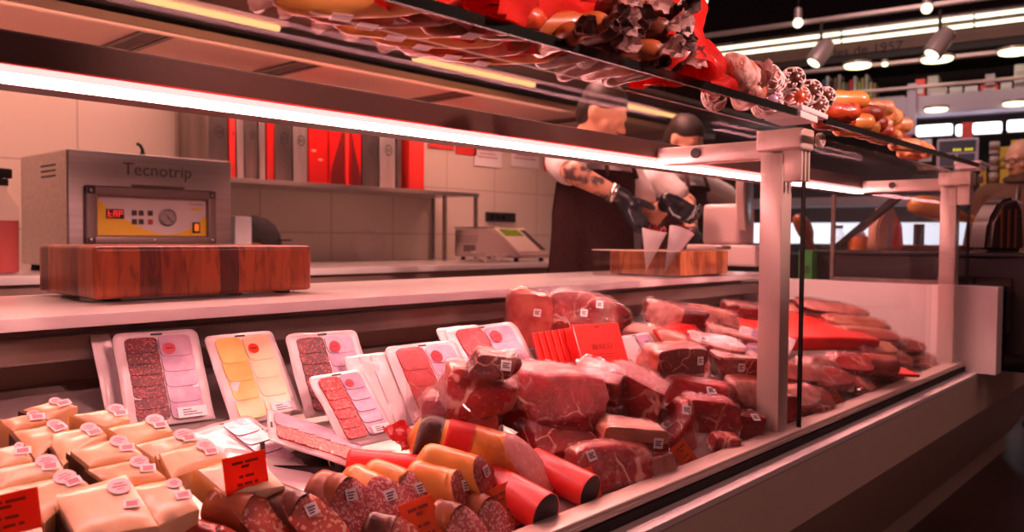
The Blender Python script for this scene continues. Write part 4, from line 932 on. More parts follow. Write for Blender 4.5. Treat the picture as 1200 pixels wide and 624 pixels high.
# ------------------------------------------------------------------ vacuum-packed ham chunks
def chunk(c, lift, dims, rz, lab, mats=('meat', 'meat2'), cuts=(), seed=0, rx=0, ry=0, k=6.5, film=1, labels=(), scale=1.13, name='ham_chunk', cat='ham', grp='vacuum packed ham pieces', rough=.10, flange=1.0, fatband=None):
    """rounded block with flat cut faces inside a wrinkled film; c is the pixel of its centre"""
    rz -= 42
    ca_, sa_ = abs(math.cos(R_(rz))), abs(math.sin(R_(rz)))
    for tries in range(14):
        hx, hy, hz = [q_*scale/2 for q_ in dims]
        lift = max(lift, hz*1.02); p = D(c[0], c[1], lift); need = (hy*ca_+hx*sa_)*1.10+.006
        if p.y >= need: break
        if lift > hz*1.06: lift = max(hz*1.02, lift-.006)
        else: scale *= .94
    flange = min(flange, .6) if p.y < need+.03 else flange
    Mx = ondeck(p, rz, 0, rx, ry)
    r = thing(name, lab, cat, Mx, grp)
    b = bmesh.new(); bmesh.ops.create_cube(b, size=2); bmesh.ops.subdivide_edges(b, edges=b.edges[:], cuts=9, use_grid_fill=True)
    hx, hy, hz = [q_*scale/2 for q_ in dims]
    for v_ in b.verts:
        q = v_.co; m_ = (abs(q.x)**k+abs(q.y)**k+abs(q.z)**k)**(1/k); q = q/m_
        n1 = nz(q, .9, seed); n2 = nz(q, 2.3, seed+5)
        q = q*(1+rough*1.6*n1.x+rough*.7*n2.x)
        q.x += .16*q.z*nz((0, 0, 0), 1, seed+9).x*2; q.y *= 1+.22*q.x*nz((1, 0, 0), 1, seed+3).y*2
        v_.co = Vector((q.x*hx, q.y*hy, q.z*hz))
    pl = []
    for cu in cuts:
        nv_, d = Vector(cu[:3]).normalized(), cu[3]
        sup = math.sqrt((nv_.x*hx)**2+(nv_.y*hy)**2+(nv_.z*hz)**2)*d
        for v_ in b.verts:
            e = v_.co.dot(nv_)-sup
            if e > 0: v_.co -= nv_*(e*.96)
        pl.append((nv_, sup, cu[4] if len(cu) > 4 else 1))
    b.normal_update()
    for f in b.faces:
        ce = f.calc_center_median()
        for nv_, sup, mi in pl:
            if ce.dot(nv_) > sup-.0035: f.material_index = mi
        if fatband and fatband[0] < ce.z/hz < fatband[1]: f.material_index = 2
    src = b.copy()
    ms = [M[x] for x in mats]+[M['fat']]*(3-len(mats))
    obj('meat', b, ms, r, 'auto')
    if film:
        src.normal_update(); nn = {v_.index: v_.normal.copy() for v_ in src.verts}
        for v_ in src.verts:
            q = v_.co; rg = 1-abs(noise.noise(q*46+Vector((seed, 0, 0)))); v_.co = q+nn[v_.index]*(.0016+.0055*max(0, rg-.74)/.26)
        for f in src.faces: f.material_index = 0
        # sealed seam of spare film round the widest section
        rings = []
        nseg = 44
        for j, (ex, zz) in enumerate(((.99, 0), (1.0+.09*flange, .0), (1.0+.20*flange, .0))):
            rg_ = []
            for i in range(nseg):
                a = 2*PI*i/nseg; ca, sa = math.cos(a), math.sin(a); m_ = (abs(ca)**5+abs(sa)**5)**(1/5)
                wv = noise.noise(Vector((ca*3, sa*3, seed*2.1+j)))
                rg_.append(src.verts.new((ca/m_*hx*(ex+.05*wv*j), sa/m_*hy*(ex+.05*wv*j), hz*(-.35)+wv*.010*j)))
            rings.append(rg_)
        for j in range(2):
            for i in range(nseg): src.faces.new((rings[j][i], rings[j][(i+1) % nseg], rings[j+1][(i+1) % nseg], rings[j+1][i]))
        obj('vacuum_film', src, M['film'], r, True)
    else: src.free()
    for (lx, ly, lz, nx_, ny_, nz_, rot) in labels:
        nn_ = Vector((nx_, ny_, nz_)).normalized(); ex = Vector((0, 0, 1)).cross(nn_)
        ex = ex.normalized() if ex.length > .05 else Vector((1, 0, 0)); ey = nn_.cross(ex)
        b = bmesh.new(); rbox(b, -.0085, .0085, -.0085, .0085, 0, .0008, .0003, 1)
        lb = obj('price_label', b, M['paper'], r, False, basis((lx*hx, ly*hy, lz*hz), ex, ey, nn_) @ Euler((0, 0, R_(rot))).to_matrix().to_4x4())
        b = bmesh.new()
        for k_ in range(3): box(b, -.0055, .0055-.0025*(k_ % 2), .0025-.0032*k_, .0043-.0032*k_, .0008, .0011)
        obj('print', b, M['ink'], lb)
    return r
FR = (-.35, -1, .25)
# front rows, left to right
chunk((640, 470), .085, (.170, .120, .085), 16, 'largest ham chunk with broad marbled top in the middle of the display', ('meat', 'meat2', 'fatred'), ((-.1, -.75, 1, .62), (-1, -.6, -.1, .80)), 1, labels=((.55, .55, .93, 0, 0, 1, 20),))
chunk((560, 456), .110, (.098, .075, .068), 20, 'ham chunk with pale ringed cut face left of the largest chunk', ('fatred', 'meat2', 'fat'), ((-.3, -1, .35, .60), (.2, -.2, 1, .8)), 2)
chunk((578, 428), .160, (.064, .045, .034), 5, 'dark small cured piece with label on top of the ringed chunk', ('meat3', 'meat3'), ((0, -1, .3, .8),), 3, labels=((.45, -.80, .40, 0, -1, .45, 0),), flange=.5)
chunk((540, 492), .048, (.115, .08, .06), -5, 'dark red ham piece under the ringed chunk behind the acrylic divider', ('meat', 'meat2'), ((-.2, -1, .4, .7),), 4)
chunk((702, 449), .105, (.078, .065, .060), -20, 'frosty-topped ham chunk below the lettered red card', ('meat', 'lard', 'fatred'), ((0, -.3, 1, .7),), 5)
chunk((748, 466), .080, (.130, .105, .095), 62, 'squared ham chunk with two cut faces right of the largest chunk', ('fatred', 'meat2', 'fat'), ((-1, -.15, .1, .72), (0.1, -.25, 1, .70), (.1, -1, -.1, .75)), 6, labels=())
chunk((790, 424), .115, (.125, .075, .056), 24, 'dark ham chunk with oval cut end and small label above the squared chunk', ('fatred', 'meat3', 'fat'), ((.05, -1, .25, .60),), 7, labels=((.62, -.66, .35, .05, -1, .25, 0),))
chunk((838, 408), .135, (.110, .065, .046), -8, 'ham chunk with frosted fatty top and label behind the dark oval one', ('meat2', 'lard', 'fatred'), ((0, -.2, 1, .7),), 8, labels=((-.5, -.45, .72, 0, -.3, 1, 10),))
chunk((868, 432), .110, (.120, .070, .065), 18, 'dark ham wedge with label touching the white post', ('meat3', 'meat', 'lard'), ((0, -1, .2, .65), (0, 0, 1, .8, 2)), 9, labels=((-.35, -.70, .3, 0, -1, .2, 0),))
chunk((815, 462), .070, (.115, .06, .05), -14, 'sliced-edge ham piece with paired labels between two big chunks', ('meat2', 'meat2', 'fat'), ((-.1, -1, .6, .6),), 10, rx=8, labels=((.40, -.45, .75, 0, -.6, .8, 18), (.62, -.48, .55, 0, -.6, .8, -8)))
chunk((832, 486), .050, (.085, .06, .055), 6, 'ham chunk with white bone ring at knee height above the price card', ('meat2', 'meat2', 'fat'), ((-.1, -1, .3, .62),), 11)
chunk((654, 514), .045, (.110, .075, .045), 28, 'flat bright red ham slab under the largest chunk', ('meat', 'meat2', 'fat'), ((0, -.4, 1, .6),), 12, rx=4)
chunk((736, 517), .050, (.105, .075, .055), 8, 'ham chunk with thick cream fat band and label', ('meat', 'meat2', 'fat'), ((0, -1, .2, .66),), 13, labels=((.66, -.76, .40, 0, -1, .25, 0),), fatband=(.35, 2))
chunk((712, 545), .036, (.150, .085, .062), 22, 'wide ham steak with label and pale streaked face nearest the glass', ('fatred', 'meat2', 'fat'), ((-.05, -.9, .8, .52),), 14, labels=((-.62, -.30, .80, 0, -.9, .8, 14),))
chunk((765, 548), .028, (.085, .06, .05), 30, 'ham end with fatty edge beside the wide steak at the glass', ('meat2', 'lard', 'fat'), ((0, -1, .5, .62),), 15)
chunk((797, 500), .050, (.070, .055, .085), 12, 'upright triangular ham piece in knotted film behind the price card', ('meat2', 'meat2', 'fat'), ((-1, -.5, .5, .60), (1, -.6, .5, .60)), 16, k=3, labels=((-.12, -.55, .80, -.2, -.8, .6, 0),), flange=1.4)
chunk((870, 500), .042, (.095, .075, .070), 14, 'dark ham chunk with label and pale ring pressed against the post', ('meat3', 'meat', 'fat'), ((-.1, -1, .2, .60),), 17, labels=((.35, -.55, .95, 0, -.5, 1, 0),))
chunk((776, 498), .040, (.07, .06, .06), 0, 'small bony ham piece tucked left of the triangular piece', ('meat2', 'meat', 'fat'), ((0, -1, .3, .7),), 18)
chunk((880, 462), .075, (.095, .06, .055), 20, 'pink crumple-wrapped ham piece beside the white post', ('fatred', 'lard', 'fat'), ((0, -.7, .6, .65),), 19)
chunk((905, 478), .070, (.10, .07, .06), 10, 'ham piece half hidden behind the white post', ('meat', 'meat2', 'fat'), ((0, -1, .3, .65),), 20)
chunk((848, 520), .022, (.06, .045, .04), 0, 'small white-seamed ham scrap at the foot of the post', ('meat2', 'lard', 'fat'), (), 21)
chunk((690, 485), .045, (.09, .07, .06), 10, 'shadowed ham chunk between the two biggest chunks', ('meat3', 'meat', 'fat'), (), 22)
# back row
chunk((619, 374), .115, (.085, .05, .11), 0, 'rust coloured cured piece with label between bacon pack and red cards', ('fatred', 'fatred'), ((0, -1, .1, .7),), 23, labels=((.3, -.72, .35, 0, -1, .1, 0),), flange=.6)
chunk((683, 376), .115, (.20, .085, .11), 6, 'large round ham centre piece with two labels behind the red cards', ('meat3', 'meat', 'fat'), ((-.1, -1, .35, .55),), 24, k=2.6, labels=((-.10, -.66, .42, 0, -1, .4, 0), (.20, -.62, .80, 0, -1, .4, 0)))
chunk((768, 398), .100, (.17, .06, .05), -18, 'pale fatty shank end sticking out right of the round ham piece', ('fat', 'lard', 'fat'), (), 25, k=2.6, name='ham_shank')
chunk((792, 372), .135, (.13, .07, .055), 4, 'streaky bacon slab with pale cut face in the back row', ('meat3', 'lard', 'fat'), ((-.7, -1, .3, .7),), 26, name='bacon_slab', cat='bacon')
chunk((836, 376), .120, (.11, .065, .05), -6, 'frosted red cured piece in the back row beside the bacon slab', ('fatred', 'lard', 'fat'), ((0, -1, .4, .7),), 27)
chunk((876, 366), .105, (.13, .06, .045), 8, 'dark cured slab in the back row at the white post', ('meat3', 'meat', 'fat'), (), 28)
chunk((855, 398), .10, (.11, .05, .04), -20, 'pink shiny film pack beside the second fan of red cards', ('lard', 'fatred', 'fat'), (), 29, name='wrapped_pack', cat='pack')
# the far bay: long flat packs stacked by the end panel
def far(c, lift, dims, rz, lab, mats, seed, ry=0, k=3.2, lb=()):
    chunk(c, lift, dims, rz+30, lab, mats, ((0, -.5, 1, .75),), seed, 0, ry, k, labels=lb, name='cured_meat_pack', cat='pack', grp='packs in the far bay', flange=1.0)
LNG = [((972, 362), .115, .22, 'topmost long bacon pack of the stack at the end panel', ('meat3', 'lard')), ((1003, 379), .098, .20, 'tan sausage pack second from the top at the end panel', ('fatred', 'fat')),
 ((1018, 393), .080, .19, 'pale brown loin pack third in the stack at the end panel', ('fat', 'fatred')), ((1008, 405), .058, .19, 'golden-edged pack low in the stack at the end panel', ('cas_gold', 'fat')),
 ((950, 366), .095, .15, 'pink film pack behind the glass joint line', ('lard', 'fatred')),
 ((1055, 404), .055, .13, 'grey-pink pack sliding down toward the far end panel', ('lard', 'meat')), ((1070, 418), .030, .13, 'small pack lying low at the far corner', ('meat', 'lard')), ((1040, 418), .035, .12, 'pink pack in front of the golden-edged one', ('lard', 'fatred')), ((1085, 428), .018, .09, 'dark thin pack nearest the far corner of the glass', ('meat3', 'meat'))]
for i, (c, lf, ln_, lab, ms) in enumerate(LNG): far(c, lf, (ln_, .085, .036), -28+6*(i % 3), lab, ms+('fat',), 40+i)
SHORT = [((990, 428), .060, 'crumpled ham pack in the middle of the far bay', ('meat', 'meat2')), ((958, 432), .055, 'ham pack at the lower edge of the red parcel', ('meat2', 'lard')), ((1022, 430), .045, 'ham pack with round grey end near the rail', ('meat', 'lard')),
 ((1005, 450), .030, 'striped bacon pack by the rail between two salmon price cards', ('meat', 'lard')), ((972, 446), .042, 'dark ham pack behind the white-glint price card', ('meat3', 'meat')), ((945, 446), .050, 'ham pack just right of the glass joint', ('meat', 'meat2')),
 ((950, 472), .030, 'reddish ham pack low at the glass joint', ('meat2', 'meat2')), ((1046, 438), .026, 'pink film pack at the third price card', ('lard', 'meat')), ((928, 440), .065, 'ham pack in the gap between post and glass joint', ('meat', 'fatred')), ((930, 468), .035, 'small ham pack low between post and glass joint', ('meat2', 'lard')), ((1012, 412), .048, 'slim ham pack on the slope of the far pile', ('meat', 'meat2'))]
for i, (c, lf, lab, ms) in enumerate(SHORT): far(c, lf, (.115, .080, .050), -20+17*(i % 4), lab, ms+('fat',), 60+i, 6*(i % 3)-6)
p = D(1030, 428, .07); r = thing('grey_roll', 'round grey-ended roll among the far packs', 'roll', ondeck(p, -30))
b = bmesh.new(); lathe(b, [(.026, 0), (.028, .004), (.028, .09), (.024, .095)], 24, 0, Euler((0, R_(90), 0)).to_matrix().to_4x4() @ Matrix.Translation((0, 0, -.05))); obj('roll_body', b, M['fatred'], r, 'auto')
b = bmesh.new(); lathe(b, [(.025, .0), (.025, .003)], 24, 0, Euler((0, R_(90), 0)).to_matrix().to_4x4() @ Matrix.Translation((0, 0, .045))); obj('grey_end', b, plain('grey_disc', (.12, .11, .11), .4), r)
p = D(1052, 436, .05); r = tag(obj('red_card_strip', (lambda b_: (rbox(b_, -.05, .05, -.03, .03, -.004, .004, .002), b_)[1])(bmesh.new()), M['red'], None, False, ondeck(p, -25)), 'small bright red card lying near the far rail', 'card')
# ------------------------------------------------------------------ sausages piled on the glass top
GT = ZT+.0085
def perch(u, v, r, ymax=.10, ymin=-.045):
    p = onZ(u, v, GT+r)
    if p.y > ymax: p = onY(u, v, ymax)
    if p.y < ymin: p = onY(u, v, ymin)
    if p.z < GT+r: p.z = GT+r
    return p
def keepon(bm, M4):
    iv = M4.inverted()
    for v_ in bm.verts:
        w_ = M4 @ v_.co; c_ = w_.copy()
        if w_.z < GT+.001: w_.z = GT+.001+.004*abs(noise.noise(w_*60))
        if w_ != c_: v_.co = iv @ w_
def topsausage(u, v, ln, r, hd, lab, casing, net=None, knot=None, pitch=0, ymax=.10, seed=0, bend=.10, label=False, cat='sausage', name='dry_sausage', grp='sausages on the glass top', n=16):
    p = perch(u, v, r*.95, ymax)
    R = thing(name, lab, cat, TRS(p, hd, 0, pitch), grp)
    b = bmesh.new(); m = 16; prof = []; rings = []
    for i in range(m+1):
        s = i/m; e = min(s, 1-s)/.16; rad = r*(math.sqrt(max(.03, 1-(1-min(1, e))**2)))
        c = Vector(((s-.5)*ln, bend*ln*(math.sin(PI*s)-.6), 0)); prof.append((c, rad))
        rings.append([b.verts.new(c+Vector((0, math.cos(2*PI*k/n), math.sin(2*PI*k/n)))*rad*(1+.09*noise.noise(Vector((s*6+seed, math.cos(2*PI*k/n)*1.5, math.sin(2*PI*k/n)*1.5))))) for k in range(n)])
    for i in range(m):
        for k in range(n): b.faces.new((rings[i][k], rings[i][(k+1) % n], rings[i+1][(k+1) % n], rings[i+1][k]))
    b.faces.new(rings[0][::-1]); b.faces.new(rings[-1]); obj('casing', b, M[casing], R, True)
    def at(s):
        x = s*m; i = min(m-1, int(x)); f = x-i; return prof[i][0]*(1-f)+prof[i+1][0]*f, prof[i][1]*(1-f)+prof[i+1][1]*f
    if net:
        b = bmesh.new()
        for sg in (1, -1):
            for st in range(6):
                pts = []
                for i in range(29):
                    s = .03+.94*i/28; c, rad = at(s); a = sg*s*ln/r*1.15+st*PI/3; pts.append(c+Vector((0, math.cos(a), math.sin(a)))*(rad*1.05+.0006))
                tube(b, pts, .0020, 5)
        obj('netting', b, M[net], R, True)
    if knot:
        b = bmesh.new(); c, rad = prof[0]; kk = 18; rg = []
        for j in range(7):
            s = j/6; rr = r*(.30+.75*s**1.3 if s > .25 else .55-1.0*s)
            rg.append([b.verts.new(Vector((-ln/2+.006-s*r*2.0, c.y, 0))+Vector((0, math.cos(2*PI*k/kk), math.sin(2*PI*k/kk)))*rr*(1+.42*noise.noise(Vector((k*1.3, j*.5, seed*3.1)))*s*1.6)+Vector((.4*r*noise.noise(Vector((k*.9, seed, 4)))*s, 0, 0))) for k in range(kk)])
        for j in range(6):
            for k in range(kk): b.faces.new((rg[j][k], rg[j][(k+1) % kk], rg[j+1][(k+1) % kk], rg[j+1][k]))
        keepon(b, R.matrix_basis); bmesh.ops.solidify(b, geom=b.faces[:], thickness=.0008); obj('crimped_end', b, M[knot], R, 'auto')
    if label:
        b = bmesh.new(); rbox(b, -.011, .011, -.009, .009, 0, .0008, .0003, 1); lb = obj('price_label', b, M['paper'], R, False, Matrix.Translation((ln*.12, at(.62)[0].y, r*1.02)) @ Euler((R_(10), 0, R_(20))).to_matrix().to_4x4())
        b = bmesh.new()
        for k in range(3): box(b, -.007, .007-.003*k, -.005+.0045*k, -.003+.0045*k, .0008, .0011)
        obj('print', b, M['inkpink'], lb)
        b = bmesh.new(); rbox(b, -.011, .011, -.009, .009, -.0008, 0, .0003, 1); obj('price_label', b, M['paper'], R, False, Matrix.Translation((-ln*.10, at(.4)[0].y-.004, -r*1.0)) @ Euler((R_(-8), 0, R_(30))).to_matrix().to_4x4())
    return R
def redwrap(u, v, size, hd, lab, seed, ymax=.12, pitch=-12, r0=.022, mk='redpaper', flare=1.0):
    """crumpled sheet of red paper rolled into an open cornet"""
    p = perch(u, v, r0, ymax); R = thing('red_paper_wrap', lab, 'paper', TRS(p, hd, 0, pitch), 'red paper wraps on the glass top')
    b = bmesh.new(); nu, nv_ = 12, 20; g = []
    for j in range(nu+1):
        s = j/nu; g.append([])
        for k in range(nv_+1):
            t = k/nv_; a = -PI*.15+t*PI*1.45; rr = r0*(.75+.75*s*flare)*(1+.25*noise.noise(Vector((s*3, t*4, seed))))
            x = (s-.5)*size + .18*size*noise.noise(Vector((t*4, seed, 2)))*s
            q = Vector((x, math.cos(a)*rr, math.sin(a)*rr)) + nz((s*2, t*2, seed), 2.2, seed)*r0*.30
            q.z = max(q.z, -r0*.85); g[-1].append(b.verts.new(q))
    for j in range(nu):
        for k in range(nv_): b.faces.new((g[j][k], g[j][k+1], g[j+1][k+1], g[j+1][k]))
    keepon(b, R.matrix_basis); bmesh.ops.solidify(b, geom=b.faces[:], thickness=.0009); obj('sheet', b, M[mk], R, 'auto'); return R
# thin sausages lying flat on the glass and seen through it
for i, (u, v, hd) in enumerate(((418, 4, -52), (448, 16, -44), (480, 30, -50), (512, 42, -44), (545, 54, -52), (580, 62, -44))):
    topsausage(u, v, .17, .013, hd, 'thin sausage lying flat on the glass, ' + ['nearest the top picture edge', 'second from the top picture edge', 'third from the top picture edge', 'third before the dark bundle', 'second before the dark bundle', 'last before the dark bundle'][i], ('cas_or', 'cas_red', 'cas_gold')[i % 3], None, 'crumple', 0, .30, i, .12, True, grp='thin sausages lying on the glass')
for i, (u, v, sz, hd, r0, lab) in enumerate(((500, 4, .16, 20, .022, 'red paper wrap nearest the top picture edge'), (545, 16, .18, 10, .024, 'red paper wrap with white label, beside the first one'), (600, 8, .20, 24, .030, 'large red paper wrap high on the pile'), (590, 34, .15, -10, .020, 'low red paper wrap resting along the black edge'), (640, 52, .13, -20, .020, 'red paper wrap opened toward the glass edge, before the dark bundle'),
     (655, 6, .16, 8, .026, 'red paper wrap behind the dark bundle'), (700, -6, .16, 10, .026, 'red paper wrap above the dark bundle'), (785, 50, .19, 60, .050, 'tall red paper wrap standing behind the dark bundle'), (808, 84, .16, 20, .032, 'folded red paper wrap between dark bundle and pale salamis'), (786, 88, .13, -20, .024, 'red paper wrap low at the edge beside the crimped ends'), (840, 100, .09, 10, .016, 'small pinkish red wrap at the pale salamis'))):
    redwrap(u, v, sz, hd, lab, i*3+1, .16 if i in (0, 2, 5, 6, 7) else .08, -14 if i != 7 else -50, r0)
for i, (u, v, hd, ln_, lab) in enumerate(((565, 24, -30, .15, 'reddish sausage lying in a red paper wrap, nearest the picture top'), (620, 30, -25, .15, 'brown sausage between two red wraps'), (655, 30, -22, .14, 'long brown sausage pointing into the dark bundle'))):
    topsausage(u, v, ln_, .017, hd, lab, 'cas_red' if i != 1 else 'cas_br', None, 'crumple', -6, .12, 30+i, .05, i == 0)
K = [(648, 48), (672, 62), (690, 74), (712, 80), (733, 84), (752, 82), (664, 34), (684, 44), (704, 56), (724, 62), (742, 62), (690, 20), (712, 34), (732, 40), (748, 26), (722, 14), (760, 62)]
WHERE = ['lowest row, first from the red wraps', 'lowest row, second from the red wraps', 'lowest row, third from the red wraps', 'lowest row, fourth from the red wraps', 'lowest row, fifth from the red wraps', 'lowest row, nearest the tall red wrap', 'second row, first from the red wraps', 'second row, second from the red wraps', 'second row, third from the red wraps', 'second row, fourth from the red wraps', 'second row, beside the tall red wrap', 'third row, first from the red wraps', 'third row, second from the red wraps', 'third row, third from the red wraps', 'third row, last of all', 'alone on top of the bundle', 'squeezed against the tall red wrap']
for i, (u, v) in enumerate(K):
    topsausage(u, v, .14, .0145, 62+9*((i*7) % 4), 'dark dry sausage end in crimped film, ' + WHERE[i], 'cas_dk' if i % 3 else 'cas_br', None, 'crumple' if i % 2 else 'crumpledk', 4*((i % 3)-1), .02 if i < 6 else .06 if i < 11 else .11, i, .04, grp='dark bundle of crimped sausages')
for i, (u, v, ln_, r, hd, cs, nt_, lab) in enumerate((
    (868, 88, .13, .029, 10, 'cas_pale', None, 'pale mould-covered salami, highest at the middle of the pile'), (838, 112, .12, .018, 30, 'cas_pale', 'twine', 'pale pink netted salami close to the red wraps'), (876, 112, .10, .022, 40, 'cas_pale', None, 'round pinkish salami under the highest pale one'),
    (905, 96, .12, .021, 12, 'cas_pale', 'twine', 'white netted salami lying over the twine-wrapped ones'), (898, 122, .10, .019, 36, 'lilac', 'twine', 'pinkish netted salami with broad band at the glass edge'), (925, 98, .12, .019, 30, 'cas_dk', 'twine', 'dark salami in thick white net, topmost of the netted group'),
    (928, 120, .12, .021, 34, 'cas_red', 'twine', 'red salami in thick white net at the glass edge'), (945, 112, .12, .020, 30, 'cas_dk', 'twine', 'dark salami in white net, second from the top'), (950, 128, .11, .020, 34, 'cas_dk', 'twine', 'dark netted salami low beside the white hinge plate'), (962, 118, .11, .018, 30, 'cas_dk', 'twine', 'dark netted salami beside the orange chorizos'))):
    topsausage(u, v, ln_, r, hd, lab, cs, nt_, 'crumple' if i in (1, 3) else None, 0, .07 if i not in (0, 3, 5, 7) else .12, 50+i, .05, grp='netted salamis on the glass top')
for i, (u, v, ln_, lab) in enumerate(((982, 117, .13, 'orange-red chorizo topmost of its heap'), (976, 130, .12, 'dark red chorizo under the topmost one'), (1004, 132, .13, 'red chorizo in the middle of the heap'), (992, 143, .12, 'short orange chorizo low at the glass edge'), (975, 142, .10, 'dark chorizo low beside the netted salamis'), (1012, 144, .12, 'red chorizo touching the tan sausages'), (1002, 150, .11, 'dark red chorizo lowest at the glass edge'), (1022, 154, .10, 'bright chorizo tip lying on the glass edge'))):
    topsausage(u, v, ln_, .0195, -38+8*(i % 3), lab, 'cas_red' if i % 3 else 'cas_or', None, None, 0, .04+.02*(i < 3), 70+i, .08, cat='chorizo', name='chorizo', grp='chorizos on the glass top')
for i, (u, v, r, lab) in enumerate(((1026, 126, .018, 'tan round sausage topmost of its heap'), (1040, 136, .022, 'tan sausage second from the top of its heap'), (1034, 150, .021, 'big tan sausage end facing the glass edge'), (1048, 146, .018, 'tan sausage on the far slope of the heap'), (1030, 160, .018, 'tan sausage lowest at the glass edge'), (1048, 162, .016, 'tan sausage between big heap and small far heap'), (1060, 170, .017, 'small tan sausage first of the far heap'), (1074, 172, .017, 'small tan sausage on top of the far heap'), (1086, 178, .017, 'small tan sausage last of the far heap'), (1068, 180, .016, 'small tan sausage low in the far heap'))):
    topsausage(u, v, .095, r, -30+25*(i % 3), lab, 'cas_loaf', None, None, 0, .06, 90+i, .04, grp='tan sausages on the glass top')
# ------------------------------------------------------------------ people
def cone(bm, a, b_, ra, rb, n=12, sq=1.0):
    a, b_ = Vector(a), Vector(b_); t = (b_-a).normalized(); pts = []; rd = []
    for k in range(4): q = PI/2*(1-k/4); pts.append(a-t*ra*math.sin(q)); rd.append(max(.0015, ra*math.cos(q)))
    for k in range(6): s = k/5; pts.append(a.lerp(b_, s)); rd.append(ra+(rb-ra)*s)
    for k in range(1, 5): q = PI/2*k/4; pts.append(b_+t*rb*math.sin(q)); rd.append(max(.0015, rb*math.cos(q)))
    b2 = bmesh.new(); tube(b2, pts, rd, n); bmesh.ops.recalc_face_normals(b2, faces=b2.faces[:]); merge(bm, b2)
def ell(bm, c, rx, ry, rz, rot=None, sub=3):
    b2 = bmesh.new(); bmesh.ops.create_icosphere(b2, subdivisions=sub, radius=1); bmesh.ops.scale(b2, vec=(rx, ry, rz), verts=b2.verts[:])
    m_ = Matrix.Translation(Vector(c))
    if rot: m_ = m_ @ Euler([R_(q) for q in rot]).to_matrix().to_4x4()
    merge(bm, b2, m_)
def fuse(name, bm, mats, parent, vox=.008, smooth=3, assign=None):
    me = bpy.data.meshes.new('tmpfuse'); bm.to_mesh(me); bm.free(); o = bpy.data.objects.new('tmpfuse', me); COL.objects.link(o)
    md = o.modifiers.new('r', 'REMESH'); md.mode = 'VOXEL'; md.voxel_size = vox; ms = o.modifiers.new('s', 'SMOOTH'); ms.iterations = smooth; ms.factor = .5
    dg = bpy.context.evaluated_depsgraph_get(); m2 = bpy.data.meshes.new_from_object(o.evaluated_get(dg)); bpy.data.objects.remove(o); bpy.data.meshes.remove(me)
    m2.name = name; m2.materials.clear()
    for m_ in (mats if isinstance(mats, (list, tuple)) else [mats]): m2.materials.append(m_)
    for p in m2.polygons:
        p.use_smooth = True
        p.material_index = assign(p.center) if assign else 0
    q = bpy.data.objects.new(name, m2); COL.objects.link(q); q.parent = parent; return q
def hand(bm, wrist, dirv, palm_n, side, s=1.0, curl=.5, grow=0.0, spread=1.0):
    """palm, four unequal bent fingers and a thumb from the side of the palm"""
    d = Vector(dirv).normalized(); nrm = Vector(palm_n); nrm = (nrm-d*nrm.dot(d)).normalized(); w_ = d.cross(nrm)*side
    P = lambda f, l, n_: Vector(wrist)+d*f*s+w_*l*s+nrm*n_*s
    cone(bm, P(-.01, 0, 0), P(.03, 0, 0), .027*s+grow, .030*s+grow)
    for l in (-.028, -.010, .010, .028): cone(bm, P(.015, l*.7, 0), P(.088, l, 0), .017*s+grow, .0125*s+grow, 8)
    for l, ln_ in ((-.030, .062), (-.010, .078), (.011, .072), (.031, .056)):
        a = P(.088, l, 0); an = curl*.55; prev = a; cur = a
        for q, fr in enumerate((.45, .32, .23)):
            st = d*math.cos(an)+nrm*math.sin(an)+w_*l*2.2*spread; nx = cur+st.normalized()*ln_*fr*s; r0 = (.0098-.0012*q)*s+grow; cone(bm, cur, nx, r0, r0-.0010*s, 8); cur = nx; an += curl*.75
    a = P(.022, -.030, .004); m_ = P(.052, -.056, .020+.012*curl); e = P(.080, -.060, .034+.022*curl); cone(bm, a, m_, .015*s+grow, .0115*s+grow, 8); cone(bm, m_, e, .0112*s+grow, .0092*s+grow, 8)
def head(bm, c, fwd, up=(0, 0, 1), s=1.0):
    f = Vector(fwd).normalized(); u = Vector(up); u = (u-f*u.dot(f)).normalized(); rt = f.cross(u)
    B = Matrix((rt, f, u)).transposed().to_4x4(); P = lambda x, y, z: Vector(c)+rt*x*s+f*y*s+u*z*s
    eu = B.to_euler(); ro = [math.degrees(q) for q in eu]
    ell(bm, P(0, -.012, .03), .076*s, .096*s, .090*s, ro); ell(bm, P(0, .015, -.035), .062*s, .074*s, .078*s, ro); ell(bm, P(0, .045, -.082), .034*s, .036*s, .030*s, ro)
    cone(bm, P(0, .088, .012), P(0, .112, -.022), .009*s, .014*s, 8); ell(bm, P(.012, .100, -.026), .009*s, .011*s, .008*s, ro, 2); ell(bm, P(-.012, .100, -.026), .009*s, .011*s, .008*s, ro, 2)
    ell(bm, P(0, .086, -.055), .024*s, .012*s, .006*s, ro, 2); ell(bm, P(0, .086, -.066), .020*s, .012*s, .007*s, ro, 2); ell(bm, P(0, .074, .028), .055*s, .018*s, .010*s, ro, 2)
    for q in (-1, 1): ell(bm, P(.034*q, .072, .010), .015*s, .014*s, .010*s, ro, 2); ell(bm, P(.078*q, -.008, -.005), .010*s, .018*s, .032*s, ro, 2); ell(bm, P(.045*q, .055, -.022), .022*s, .024*s, .018*s, ro, 2)
    cone(bm, P(0, -.02, -.05), P(0, -.04, -.17), .050*s, .056*s)
    return P, ro
def shell(bm, rings, n=28):
    """closed lofted garment from (centre, rx, ry) rings"""
    R = [[bm.verts.new((c[0]+rx*math.cos(2*PI*k/n), c[1]+ry*math.sin(2*PI*k/n), c[2])) for k in range(n)] for c, rx, ry in rings]
    for i in range(len(R)-1):
        for k in range(n): bm.faces.new((R[i][k], R[i][(k+1) % n], R[i+1][(k+1) % n], R[i+1][k]))
    return R
